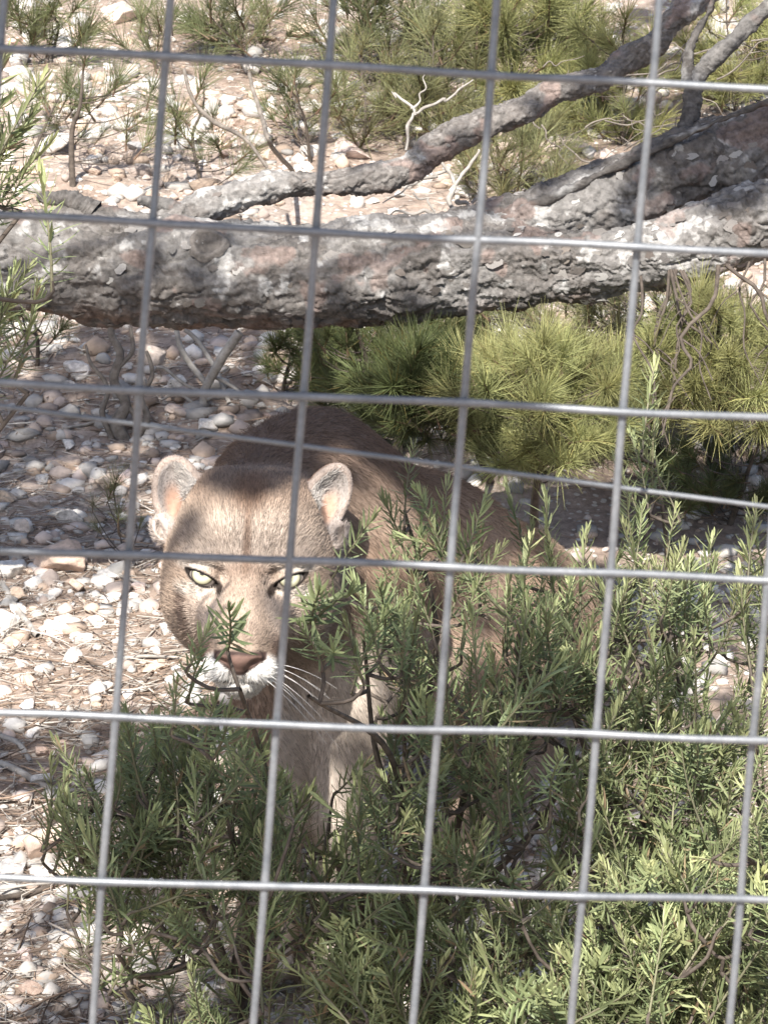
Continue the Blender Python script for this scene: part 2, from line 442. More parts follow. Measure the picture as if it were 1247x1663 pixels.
def surface_nets(F, ax):
    S = F < 0
    nx, ny, nz = F.shape
    cnt = np.zeros((nx - 1, ny - 1, nz - 1), np.int8)
    for a in (0, 1):
        for b in (0, 1):
            for c in (0, 1): cnt += S[a:nx - 1 + a, b:ny - 1 + b, c:nz - 1 + c]
    I, Jx, K = np.nonzero((cnt > 0) & (cnt < 8))
    idx = np.full(cnt.shape, -1, np.int32); idx[I, Jx, K] = np.arange(len(I))
    acc = np.zeros((len(I), 3)); n = np.zeros(len(I))
    C = [(a, b, c) for a in (0, 1) for b in (0, 1) for c in (0, 1)]
    for p in C:
        for k in range(3):
            if p[k]: continue
            q = list(p); q[k] = 1
            fa = F[I + p[0], Jx + p[1], K + p[2]]; fb = F[I + q[0], Jx + q[1], K + q[2]]
            m = (fa < 0) != (fb < 0)
            t = np.where(m, fa / np.where(fa == fb, 1, fa - fb), 0)
            A = np.stack([ax[0][I + p[0]], ax[1][Jx + p[1]], ax[2][K + p[2]]], 1)
            B = np.stack([ax[0][I + q[0]], ax[1][Jx + q[1]], ax[2][K + q[2]]], 1)
            acc += np.where(m[:, None], A + t[:, None] * (B - A), 0); n += m
    V = acc / n[:, None]
    Q = []
    for k in range(3):
        u, v = [(1, 2), (2, 0), (0, 1)][k]
        lo = [slice(None)] * 3; hi = [slice(None)] * 3
        lo[k] = slice(0, -1); hi[k] = slice(1, None)
        for w in (u, v): lo[w] = slice(1, -1); hi[w] = slice(1, -1)
        sa, sb = S[tuple(lo)], S[tuple(hi)]
        e = np.nonzero(sa != sb); g = [e[0].copy(), e[1].copy(), e[2].copy()]
        g[u] += 1; g[v] += 1
        def cell(du, dv):
            h = [g[0].copy(), g[1].copy(), g[2].copy()]; h[u] -= du; h[v] -= dv
            return idx[h[0], h[1], h[2]]
        q = np.stack([cell(1, 1), cell(0, 1), cell(0, 0), cell(1, 0)], 1)
        fl = ~sa[e]
        q[fl] = q[fl][:, ::-1]
        Q.append(q)
    return V, np.vstack(Q)

pax = [grid_axis(-0.2, 0.52, -0.125, 0.13, 0.0016, 0.012), grid_axis(-0.50, 0.25, -0.125, 0.14, 0.0016, 0.012), grid_axis(-1.45, 0.12, -0.125, 0.105, 0.0018, 0.012)]
def sparse_eval(fn, ax, B=8):
    sh = [len(a) for a in ax]
    nb = [(n + B - 1) // B for n in sh]
    F = np.empty([n * B for n in nb], np.float32)
    axp = [np.concatenate([a, np.full(n * B - len(a), a[-1], np.float32)]) for a, n in zip(ax, nb)]
    cen = [(a.reshape(-1, B)[:, 0] + a.reshape(-1, B)[:, -1]) / 2 for a in axp]
    ext = [(a.reshape(-1, B)[:, -1] - a.reshape(-1, B)[:, 0]) / 2 + 0.008 for a in axp]
    g = np.stack(np.meshgrid(*cen, indexing='ij'), -1).reshape(-1, 3).astype(np.float32)
    e = np.sqrt((np.stack(np.meshgrid(*ext, indexing='ij'), -1) ** 2).sum(-1)).reshape(-1)
    dc = fn(g)
    F6 = F.reshape(nb[0], B, nb[1], B, nb[2], B)
    F6[:] = dc.reshape(nb)[:, None, :, None, :, None]
    act = np.nonzero(np.abs(dc) < e * 1.5 + 0.004)[0]
    bi, bj, bk = np.unravel_index(act, nb)
    step = 400
    o = np.arange(B)
    for s in range(0, len(act), step):
        a, b, c = bi[s:s + step], bj[s:s + step], bk[s:s + step]
        X = axp[0][a[:, None] * B + o]; Y = axp[1][b[:, None] * B + o]; Z = axp[2][c[:, None] * B + o]
        P = np.stack(np.broadcast_arrays(X[:, :, None, None], Y[:, None, :, None], Z[:, None, None, :]), -1).reshape(-1, 3).astype(np.float32)
        v = fn(P).reshape(len(a), B, B, B)
        F6[a, :, b, :, c, :] = v
    return F[:sh[0], :sh[1], :sh[2]]
PF = sparse_eval(puma_sdf, pax)
PV, PQ = surface_nets(PF, pax)
del PF

def puma_colour(h):
    """coat colour in the head frame: tawny, with the marks of the face and painted shade on the back"""
    p = h @ ROLL; n = len(h); ax = np.abs(p[:, 0])
    c = np.tile(np.array([0.315, 0.235, 0.178]), (n, 1))
    def lay(m, colr):
        nonlocal c
        c = c + np.clip(m, 0, 1)[:, None] * (np.array(colr) - c)
    def blob(x, y, z, rx, ry, rz, soft=0.5, sx=None):
        X = ax if sx is None else p[:, 0]
        q = np.sqrt(((X - x) / rx) ** 2 + ((p[:, 1] - y) / ry) ** 2 + ((p[:, 2] - z) / rz) ** 2)
        return 1 - sstep(1 - soft, 1 + soft, q)
    wob = fbm(p * 60, 5, 3)
    head = 1 - sstep(-0.16, -0.11, -p[:, 2] - 0.25)      # 1 on the head
    head = sstep(-0.15, -0.11, p[:, 2]) * sstep(-0.13, -0.115, p[:, 1])
    lay(sstep(-0.2, 0.3, fbm(h * 9, 3, 3)) * 0.35, (0.27, 0.17, 0.115))
    # head top brown with some painted shade, belly and inner legs pale
    lay(sstep(0.062, 0.10, p[:, 1] + 0.012 * wob) * (ax < 0.062) * head * 0.85, (0.19, 0.115, 0.075))
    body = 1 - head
    lay(body * sstep(0.03, 0.14, h[:, 1]) * 0.8, (0.098, 0.064, 0.049))  # brown back, darkened further by shade painted into the coat
    lay(body * (1 - sstep(-0.12, 0.02, h[:, 1] + (h[:, 2] + 0.3) * 0.3)) * sstep(-0.42, -0.25, h[:, 2]) * (h[:, 0] > 0.02) * 0.85, (0.60, 0.53, 0.46))
    # greyish forehead
    lay(head * 0.4, (0.40, 0.325, 0.265))
    lay(blob(0, 0.036, 0.0, 0.075, 0.032, 0.06) * 0.8, (0.47, 0.395, 0.335))
    lay(blob(0, 0.088, -0.02, 0.018, 0.03, 0.05, sx=1) * 0.55, (0.20, 0.11, 0.065))
    lay(blob(0, 0.004, 0.005, 0.022, 0.018, 0.03, 0.5, sx=1) * 0.9, (0.185, 0.12, 0.085))
    lay(blob(0, 0.035, 0.0, 0.0045, 0.04, 0.05, 0.6, sx=1) * 0.8, (0.19, 0.125, 0.09))
    lay(blob(0.030, 0.012, 0.0, 0.006, 0.014, 0.03, 0.6) * 0.5, (0.22, 0.15, 0.11))
    # bridge of the nose
    lay(blob(0, -0.045, 0.06, 0.017, 0.03, 0.05, sx=1) * 0.6, (0.45, 0.35, 0.28))
    # cheeks: pale below the eye, brown at the side, dark stroke between
    lay(blob(0.036, -0.038, 0.01, 0.026, 0.036, 0.05, 0.4) * 0.85, (0.56, 0.46, 0.385))
    lay(blob(0.080, -0.014, -0.04, 0.022, 0.045, 0.05) * 0.5, (0.36, 0.275, 0.21))
    q = np.abs(ax - 0.066 - (p[:, 1] + 0.035) * -0.05 + 0.35 * np.clip(-0.03 - p[:, 1], 0, 1)) 
    lay((1 - sstep(0.002, 0.006, q)) * sstep(-0.066, -0.05, p[:, 1]) * (1 - sstep(-0.02, -0.008, p[:, 1])) * head * 0.8, (0.085, 0.055, 0.045))
    for s, e in EYES:
        r = p - e; m = (p[:, 0] * s > 0) & (p[:, 2] > -0.03)
        a = almond(r, s)
        lay(m * (blob(0.050, 0.014, 0.0, 0.020, 0.0065, 0.03) + blob(0.050, -0.012, 0.0, 0.019, 0.008, 0.03)) * 0.75, (0.66, 0.60, 0.53))
        lay(m * (1 - sstep(0.0018, 0.0036, np.abs(a) + np.clip(-a, 0, 1) * 0)) * sstep(-0.01, 0.0, r[:, 2]), (0.018, 0.014, 0.012))
        inner = np.sqrt((ax - 0.0265) ** 2 + ((p[:, 1] + 0.011) * 0.55) ** 2)
        lay(m * (1 - sstep(0.0028, 0.0055, inner)) * (p[:, 2] > -0.02), (0.03, 0.022, 0.018))
        pale = np.sqrt((ax - 0.0215) ** 2 + ((p[:, 1] + 0.001) * 0.7) ** 2)
        lay(m * (1 - sstep(0.003, 0.006, pale)) * 0.7, (0.52, 0.42, 0.35))
    # muzzle: white pads and chin, dark edge behind, dark nose rim and lips
    lay(blob(0.035, -0.076, 0.048, 0.008, 0.020, 0.04, 0.5) * 0.75 , (0.20, 0.13, 0.10))
    lay(blob(0.0190, -0.0910, 0.066, 0.0225, 0.0180, 0.036, 0.22), (0.84, 0.81, 0.77))
    lay(blob(0.0, -0.107, 0.045, 0.029, 0.0150, 0.045, 0.3), (0.82, 0.78, 0.73))
    np_ = np.sqrt((p[:, 0] / 0.0205) ** 2 + ((p[:, 1] + 0.0785) / 0.0085) ** 2)
    tri = np.maximum(ax - 0.0255 * np.clip((p[:, 1] + 0.097) / 0.019, 0, 1), np.maximum(p[:, 1] + 0.0715, -0.094 - p[:, 1]))
    fr = sstep(0.055, 0.066, p[:, 2])
    lay((1 - sstep(0.0, 0.003, tri)) * fr, (0.055, 0.035, 0.03))
    lay((1 - sstep(-0.004, -0.002, tri - 0.0)) * fr * 0.9, (0.17, 0.105, 0.085))
    lay((1 - sstep(0.0006, 0.0022, np.abs(p[:, 1] + 0.1045 - ax * 0.22))) * (1 - sstep(0.018, 0.026, ax)) * sstep(0.04, 0.055, p[:, 2]) * 0.8, (0.09, 0.07, 0.062))
    for s, e in EAR.items():
        cc = np.array(e['c']); Rm = e['R']; q = (p - cc) @ Rm
        near = np.sqrt(((q / np.array(e['r'])) ** 2).sum(1)) < 1.12
        inn = np.sqrt((((q - np.array(e['inner'])) / (np.array(e['r']) * np.array([0.86, 0.9, 1.04]))) ** 2).sum(1)) < 1.0
        lay(near * (~inn) * 0.75, (0.24, 0.155, 0.115))
        lay(near * inn * 1.0, (0.33, 0.295, 0.27))
        pk = np.sqrt(((q[:, 0] - s * 0.006) / 0.011) ** 2 + ((q[:, 1] + 0.004) / 0.022) ** 2)
        lay(near * inn * (1 - sstep(0.5, 1.3, pk)), (0.38, 0.25, 0.185))
        rim = near * (q[:, 2] > 0.003) * (~inn)
        lay(rim * 0.8, (0.34, 0.285, 0.25))
        pq = p - (cc + np.array([0.019 * s, -0.033, 0.004]))
        lay((np.sqrt(((pq / np.array([0.014, 0.02, 0.014])) ** 2).sum(1)) < 1.0) * 0.8, (0.46, 0.40, 0.36))
    return np.clip(c * (1 + 0.10 * wob)[:, None], 0.01, 0.9)

PW = to_world(PV)
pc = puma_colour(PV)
puma = thing('puma', 'tawny puma sitting behind the rosemary, head lowered and staring through the fence', 'puma', tuple(ground_at(560, 1590)))
base = np.array(puma.location)
M['coat'] = attr_mat('puma_coat', rough=0.75, noise_amt=0.16, noise_scale=160, spec=0.2)
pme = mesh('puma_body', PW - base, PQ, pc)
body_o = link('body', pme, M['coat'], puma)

# fur: short strands combed back from the nose, coloured like the coat below them
def make_fur():
    tri = np.vstack([PQ[:, [0, 1, 2]], PQ[:, [0, 2, 3]]])
    A, B, C = PV[tri[:, 0]], PV[tri[:, 1]], PV[tri[:, 2]]
    nrm = np.cross(B - A, C - A); ar = np.linalg.norm(nrm, axis=1) / 2; nrm /= (2 * ar[:, None] + 1e-15)
    cen = (A + B + C) / 3
    hd = sstep(-0.16, -0.12, cen[:, 2]) * sstep(-0.14, -0.12, cen[:, 1])
    facing = np.clip((nrm[:, 2] + 0.35) / 0.6, 0, 1) * (nrm[:, 2] > -0.35)
    dens = (170e3 + 480e3 * hd) * facing * np.where(cen[:, 1] < -0.30, 0.25, 1)
    w = ar * dens; n = int(w.sum())
    g = np.random.default_rng(3)
    t = g.choice(len(tri), n, p=w / w.sum())
    u, v = g.random(n), g.random(n); fl = u + v > 1; u[fl], v[fl] = 1 - u[fl], 1 - v[fl]
    P = A[t] + (B[t] - A[t]) * u[:, None] + (C[t] - A[t]) * v[:, None]
    vn = np.zeros((len(PV), 3)); np.add.at(vn, tri.ravel(), np.repeat(nrm * ar[:, None], 3, 0)); vn /= np.linalg.norm(vn, axis=1)[:, None] + 1e-12
    Nn = vn[tri[t, 0]] * (1 - u - v)[:, None] + vn[tri[t, 1]] * u[:, None] + vn[tri[t, 2]] * v[:, None]
    Nn /= np.linalg.norm(Nn, axis=1)[:, None] + 1e-9
    p = P @ ROLL; ax = np.abs(p[:, 0])
    head = sstep(-0.15, -0.11, p[:, 2]) * sstep(-0.13, -0.115, p[:, 1])
    fl_h = P - np.array([0, -0.085, 0.11])                      # away from the nose
    fl_h /= np.linalg.norm(fl_h, axis=1)[:, None]
    fl_b = np.tile(np.array([0.35, -0.75, -0.45]), (n, 1))
    flow = fl_b + head[:, None] * (fl_h - fl_b)
    # hair-free places: eyelid rims, eye openings, nose pad
    keep = np.ones(n, bool); L = 0.0095 - 0.0025 * head
    for s, e in EYES:
        r = p - e; a = almond(r, s)
        rr = np.sqrt((r * r).sum(1))
        keep &= ~((a < 0.0026) & (rr < 0.026) & (r[:, 2] > -0.005))
        L = np.where(rr < 0.03, 0.0038, L)
    tri_ = np.maximum(ax - 0.0265 * np.clip((p[:, 1] + 0.096) / 0.020, 0, 1), np.maximum(p[:, 1] + 0.0715, -0.0945 - p[:, 1]))
    keep &= ~((tri_ < 0.001) & (p[:, 2] > 0.055))
    keep &= ~((np.abs(p[:, 1] + 0.1035) < 0.0018) & (p[:, 2] > 0.055))
    muz = sstep(0.01, 0.05, p[:, 2]); L = L * (1 - 0.5 * muz)
    L = np.where((p[:, 1] < -0.09) & (head > 0.5), 0.0065, L)
    L = np.where((ax > 0.06) & (p[:, 1] < 0.0) & (head > 0.5), 0.010, L)
    upr = np.full(n, 0.32)
    inner = np.zeros(n)
    for s, e in EAR.items():
        cc = np.array(e['c']); q = (p - cc) @ e['R']
        near = np.sqrt(((q / np.array(e['r'])) ** 2).sum(1)) < 1.12
        ins = near & (np.sqrt((((q - np.array(e['inner'])) / (np.array(e['r']) * np.array([0.86, 0.9, 1.04]))) ** 2).sum(1)) < 1.0)
        L = np.where(near, 0.0022, L)
        side = ins & (q[:, 0] * s < -0.004)
        bald = ins & (np.sqrt(((q[:, 0] - s * 0.006) / 0.011) ** 2 + ((q[:, 1] + 0.004) / 0.022) ** 2) < 0.9)
        keep &= ~(bald & (g.random(n) < 0.85))
        L = np.where(side, 0.009, L)
        flow = np.where(side[:, None], np.array([0.75 * s, 0.45, 0.35]), flow)
        inner = np.maximum(inner, side); upr = np.where(side, 0.3, upr)
    tan = flow - (flow * Nn).sum(1)[:, None] * Nn
    tan += g.normal(0, 0.13, (n, 3)); tan /= np.linalg.norm(tan, axis=1)[:, None] + 1e-9
    L = L * g.uniform(0.6, 1.15, n)
    pts = np.empty((n, 4, 3))
    for k, s in enumerate((0, 0.33, 0.67, 1.0)):
        pts[:, k] = P + Nn * (upr * L * (s - 0.45 * s * s))[:, None] + tan * (L * (0.8 * s + 0.2 * s * s))[:, None]
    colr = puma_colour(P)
    colr = np.where(inner[:, None] > 0, np.array([0.50, 0.465, 0.43]), colr)
    # ticked coat: single hairs lighter or darker than their neighbours
    colr = colr * np.where(g.random(n) < 0.25, 0.55, g.uniform(0.82, 1.2, n))[:, None]
    pts, colr = pts[keep], colr[keep]; n = len(pts)
    cu = bpy.data.hair_curves.new('fur')
    cu.add_curves([4] * n)
    wp = to_world(pts.reshape(-1, 3)) - base
    cu.attributes['position'].data.foreach_set('vector', wp.astype(np.float32).ravel())
    rad = cu.attributes.get('radius') or cu.attributes.new('radius', 'FLOAT', 'POINT')
    rad.data.foreach_set('value', np.tile(np.array([0.00024, 0.00022, 0.00016, 0.00004], np.float32), n))
    ca = cu.attributes.new('Col', 'FLOAT_COLOR', 'CURVE')
    c4 = np.ones((n, 4), np.float32); c4[:, :3] = np.clip(colr, 0, 0.95); ca.data.foreach_set('color', c4.ravel())
    m, nt, b = mat_base('puma_fur')
    a = N(nt, 'ShaderNodeAttribute', attribute_name='Col')
    nt.links.new(a.outputs['Color'], b.inputs['Base Color']); b.inputs['Roughness'].default_value = 0.65; b.inputs['Specular IOR Level'].default_value = 0.25
    cu.materials.append(m)
    return link('fur', cu, None, puma)
make_fur()

def eye_mat():
    m, nt, b = mat_base('puma_eye')
    tc = N(nt, 'ShaderNodeTexCoord')
    sep = N(nt, 'ShaderNodeSeparateXYZ'); nt.links.new(tc.outputs['Object'], sep.inputs[0])
    ln = N(nt, 'ShaderNodeVectorMath', operation='LENGTH')
    cmb = N(nt, 'ShaderNodeCombineXYZ'); nt.links.new(sep.outputs[0], cmb.inputs[0]); nt.links.new(sep.outputs[1], cmb.inputs[1])
    nt.links.new(cmb.outputs[0], ln.inputs[0])
    mp = N(nt, 'ShaderNodeMath', operation='MULTIPLY'); mp.inputs[1].default_value = 1 / 0.0146; nt.links.new(ln.outputs['Value'], mp.inputs[0])
    rp = N(nt, 'ShaderNodeValToRGB'); e = rp.color_ramp.elements
    st = [(0.0, (0.012, 0.012, 0.012)), (0.19, (0.012, 0.012, 0.012)), (0.22, (0.34, 0.33, 0.20)), (0.5, (0.52, 0.53, 0.40)), (0.70, (0.32, 0.30, 0.20)), (0.77, (0.03, 0.025, 0.02)), (0.9, (0.35, 0.3, 0.26))]
    while len(e) < len(st): e.new(0.5)
    for q, (pp, c) in zip(e, st): q.position = pp; q.color = (*c, 1)
    nt.links.new(mp.outputs[0], rp.inputs[0]); nt.links.new(rp.outputs[0], b.inputs['Base Color'])
    b.inputs['Roughness'].default_value = 0.12; b.inputs['Specular IOR Level'].default_value = 0.6
    return m
M['eye'] = eye_mat()
def uvs(r, nu=32, nv=24):
    V = []; F = []
    for j in range(nv + 1):
        a = math.pi * j / nv
        for i in range(nu):
            t = 2 * math.pi * i / nu; V.append((r * math.sin(a) * math.cos(t), r * math.sin(a) * math.sin(t), r * math.cos(a)))
    for j in range(nv):
        for i in range(nu): F.append((j * nu + i, (j + 1) * nu + i, (j + 1) * nu + (i + 1) % nu, j * nu + (i + 1) % nu))
    return mesh('eyeball', V, np.array(F))
eme = uvs(0.0148); eme.materials.append(M['eye'])
for s, e in EYES:
    w = to_world((ROLL @ e)[None])[0] - base
    o = link('eye', eme, None, puma, w)
    # optical axis looks at the viewer, a little down
    o.rotation_euler = (Matrix((RGT, UPV, -FWD)).transposed().to_3x3() @ Matrix.Rotation(math.radians(-17), 3, 'X')).to_euler()
M['whisker'] = plain_mat('whisker_white', [(0, (0.75, 0.73, 0.7)), (1, (0.85, 0.84, 0.82))], 10, rough=0.4)
for s in (-1, 1):
    for k in range(9):
        r_ = k // 3; c_ = k % 3
        a = np.array([s * (0.020 + 0.005 * c_), -0.083 - 0.0055 * r_, 0.076 - 0.007 * c_])
        dv = np.array([s * (0.9 + 0.12 * R.uniform(-1, 1)), -0.05 - 0.5 * r_ / 2 + R.uniform(-0.25, 0.25), 0.22 + R.uniform(-0.1, 0.1)]); L_ = R.uniform(0.05, 0.085)
        P_ = np.array([a + dv * L_ * t + np.array([0, -0.022, -0.02]) * t * t for t in np.linspace(0, 1, 8)]) @ ROLL.T
        V_, F_ = tube(to_world(P_) - base, np.linspace(0.00036, 0.00012, 8), 5)
        link('whisker', mesh('whisker', V_, F_), M['whisker'], puma)

# ------------------------------------------------------------------ leaning pine log with its limbs
def bark_tube(name, pts, parent, n, sides, seed, plate=1.0, tone=1.0, depthvar=None):
    """pts: (px, py, half thickness in px, view depth); the surface is broken into tilted plates"""
    Q = np.array([[*at(a, b, d), c / FPX * d] for a, b, c, d in pts])
    S = smooth_path(Q, n); P, r = S[:, :3], S[:, 3]
    T = np.gradient(P, axis=0); T /= np.linalg.norm(T, axis=1)[:, None]
    V, F = tube(P, r, sides)
    axis_ = (P[-1] - P[0]) / np.linalg.norm(P[-1] - P[0])
    cen = np.repeat(P, sides, 0); out = V - cen; rr = np.linalg.norm(out, axis=1)[:, None]; out = out / rr
    s = np.repeat(np.concatenate([[0], np.cumsum(np.linalg.norm(np.diff(P, axis=0), axis=1))]), sides)
    q = V + 0.010 * np.stack([fbm(V * 30, seed + k, 3) for k in (40, 50, 60)], 1) + 0.003 * np.stack([fbm(V * 150, seed + k, 2) for k in (41, 51, 61)], 1)
    q = q - (q @ axis_)[:, None] * axis_ * 0.4                  # plates longer along the log
    def terrace(t, n_):
        k = np.floor(t * n_); f = t * n_ - k
        return (k + sstep(0.0, 0.16, f)) / n_, k
    qa = q - (q @ axis_)[:, None] * axis_ * 0.25
    t1, k1 = terrace(fbm(qa * 17 / plate, seed + 20, 4) + 0.5, 7)
    t2, k2 = terrace(fbm(qa * 46 / plate + 7, seed + 30, 3) + 0.5, 6)
    F1, F2, rid, off = cellular(q * 40 / plate, seed)
    c1, c2, rid2, off2 = cellular(q * 15 / plate + 3, seed + 9)
    fis = np.abs(fbm((q - (q @ axis_)[:, None] * axis_ * 0.55) * 26 / plate, seed + 33, 3))      # long fissures
    h = (0.020 * (t1 - 0.5) + 0.011 * (t2 - 0.5) - 0.0045 * (1 - sstep(0.0, 0.05, fis)) + 0.0030 * (off2 * np.stack([np.sin(rid2 * 70), np.cos(rid2 * 37), np.sin(rid2 * 61)], 1)).sum(1)) * plate
    h += 0.010 * fbm(V * 6, seed + 3, 3) * np.minimum(rr[:, 0] / 0.06, 1) + 0.0016 * fbm(V * 180, seed + 4, 3)
    V = V + out * h[:, None]
    big = fbm(V * 9, seed + 7, 4); mid = fbm(V * 38, seed + 8, 4)
    c = np.tile(np.array([0.125, 0.112, 0.102]), (len(V), 1))
    def lay(m, k):
        nonlocal c
        c = c + np.clip(m, 0, 1)[:, None] * (np.array(k) - c)
    lay((np.mod(k2 * 0.37 + k1 * 0.61, 1.0)) * 0.7, (0.27, 0.248, 0.23))
    lay((np.mod(k2 * 0.71 + k1 * 0.23, 1.0) > 0.72) * 0.5, (0.095, 0.078, 0.068))
    lay(sstep(0.02, 0.14, big + 0.35 * mid) * 0.6, (0.27, 0.258, 0.245))
    lay(sstep(0.27, 0.31, big * 0.45 + 0.9 * mid) * 0.8, (0.46, 0.445, 0.425))
    lay(sstep(0.22, 0.3, fbm(V * 22, seed + 12, 3)) * 0.55, (0.27, 0.185, 0.155))
    lay(sstep(-0.35, -0.9, out[:, 2]) * 0.7 * sstep(-0.15, 0.2, mid), (0.19, 0.115, 0.08))
    c *= tone * 0.74
    gy = c.mean(1)[:, None]; c = c * 0.85 + gy * 0.15
    o = link(name, mesh(name, V - np.array(parent.location), F, c), M['bark'], parent)
    return V, F, out, o, rid

log_loc = ground_at(-420, 560)
pine = thing('leaning_pine', 'leaning pine log with flaking grey bark and lichen, crossing above the puma', 'tree', tuple(log_loc))
trunkV = bark_tube('trunk', [(-620, 470, 84, 3.80), (-250, 418, 80, 3.86), (0, 427, 79, 3.90), (250, 438, 83, 3.92), (480, 450, 85, 3.92), (650, 442, 84, 3.92), (780, 428, 80, 3.92), (900, 430, 64, 3.91), (1010, 422, 57, 3.9), (1130, 394, 56, 3.89), (1250, 352, 58, 3.88), (1480, 270, 54, 3.86), (1800, 150, 56, 3.84)], pine, 1150, 190, 3)
limbV = bark_tube('limb', [(640, 425, 40, 3.97), (760, 400, 56, 3.97), (870, 372, 60, 3.97), (1000, 325, 65, 3.97), (1130, 275, 67, 3.97), (1250, 230, 65, 3.98), (1480, 120, 62, 4.0), (1800, -60, 58, 4.05)], pine, 620, 160, 23)
brV = bark_tube('branch', [(250, 372, 22, 3.95), (340, 334, 25, 3.97), (440, 304, 24, 3.98), (520, 298, 21, 3.98), (610, 286, 22, 3.99), (660, 272, 22, 4.0), (705, 236, 21, 4.0), (770, 203, 20, 4.0), (850, 178, 21, 4.01), (900, 150, 22, 4.02), (975, 126, 21, 4.03), (1015, 96, 21, 4.05), (1060, 66, 20, 4.05), (1090, 28, 19, 4.05), (1150, -15, 17, 4.06), (1300, -130, 16, 4.1)], pine, 620, 72, 43, plate=0.6, tone=1.25)
bark_tube('branch', [(1098, 240, 17, 3.96), (1116, 200, 15, 3.97), (1126, 152, 14, 3.98), (1140, 115, 14, 3.98), (1190, 66, 14, 3.98), (1250, 8, 13, 3.99), (1330, -60, 12, 4.0)], pine, 160, 24, 53, plate=0.4, tone=0.8)
bark_tube('branch', [(1130, 140, 9, 3.98), (1117, 120, 8, 3.98), (1122, 70, 7, 3.99), (1150, 20, 6, 4.0), (1165, -30, 5, 4.0)], pine, 80, 14, 55, plate=0.3, tone=0.7)
# broken stubs on top of the log
for a in ([(150, 350, 22, 3.9), (120, 330, 17, 3.9), (85, 322, 12, 3.9), (60, 320, 7, 3.9)], [(300, 350, 15, 3.95), (265, 334, 12, 3.96), (225, 326, 6, 3.97)],
          [(830, 345, 6, 3.93), (900, 318, 7, 3.92), (960, 288, 6, 3.92), (1040, 252, 7, 3.91), (1140, 205, 6, 3.91), (1260, 158, 6, 3.9), (1330, 120, 5, 3.9)]):
    bark_tube('stub', a, pine, 90, 18, 60 + int(a[0][0]), plate=0.35, tone=0.8)

def flake_mesh(k):
    g = np.random.default_rng(100 + k); n = 9
    th = np.sort(g.uniform(0, 2 * np.pi, n)); th = np.linspace(0, 2 * np.pi, n, endpoint=False) + g.uniform(-0.25, 0.25, n)
    r = g.uniform(0.65, 1.15, n); x = np.cos(th) * r * 1.25; y = np.sin(th) * r * 0.8
    z = -0.12 * (x ** 2) - 0.10 * y ** 2 + g.uniform(-0.06, 0.06, n)
    top = np.stack([x, y, z + 0.10], 1); bot = np.stack([x * 0.94, y * 0.94, z - 0.08], 1)
    V = np.vstack([[[0, 0, 0.14]], top, bot]); F = []
    for i in range(n):
        j = (i + 1) % n; F.append((0, 1 + i, 1 + j)); F.append((1 + i, 1 + n + i, 1 + n + j, 1 + j))
    return mesh('bark_flake', V, F, np.tile([[(0.18, 0.165, 0.152), (0.25, 0.235, 0.22), (0.13, 0.115, 0.103), (0.40, 0.385, 0.365), (0.15, 0.128, 0.112), (0.22, 0.205, 0.192)][k % 6]], (len(V), 1)), smooth=False)
flakes = [flake_mesh(k) for k in range(12)]
for f in flakes: f.materials.append(M['flake'])
def put_flakes(data, count, size, seed):
    V, F, out, o, rid = data; g = np.random.default_rng(seed)
    px = CX + FPX * ((V - CAM) @ RGT) / ((V - CAM) @ FWD)
    ok = np.nonzero(((out @ -FWD) > 0.05) & (px > -60) & (px < 1310))[0]
    taken = []
    for i in g.choice(ok, count * 4, replace=False):
        if len(taken) >= count: break
        if any(np.linalg.norm(V[i] - t) < size * 1.3 for t in taken): continue
        taken.append(V[i])
        nrm = Vector(out[i] + g.normal(0, 0.14, 3)).normalized()
        axv = Vector(V[-1] - V[0]); xx = (axv - axv.dot(nrm) * nrm).normalized(); yy = nrm.cross(xx)
        m = Matrix((xx, yy, nrm)).transposed().to_4x4() @ Matrix.Rotation(g.uniform(-0.7, 0.7), 4, 'Z')
        s = size * g.uniform(0.55, 1.35)
        k = link('bark_flake', flakes[g.integers(12)], None, o)
        m = m @ Matrix.Diagonal((s, s, s * g.uniform(0.35, 0.8), 1)); m.translation = Vector(V[i] - log_loc + out[i] * 0.0002)
        k.matrix_local = m
put_flakes(trunkV, 150, 0.0078, 1); put_flakes(limbV, 70, 0.0078, 2); put_flakes(brV, 14, 0.005, 3)

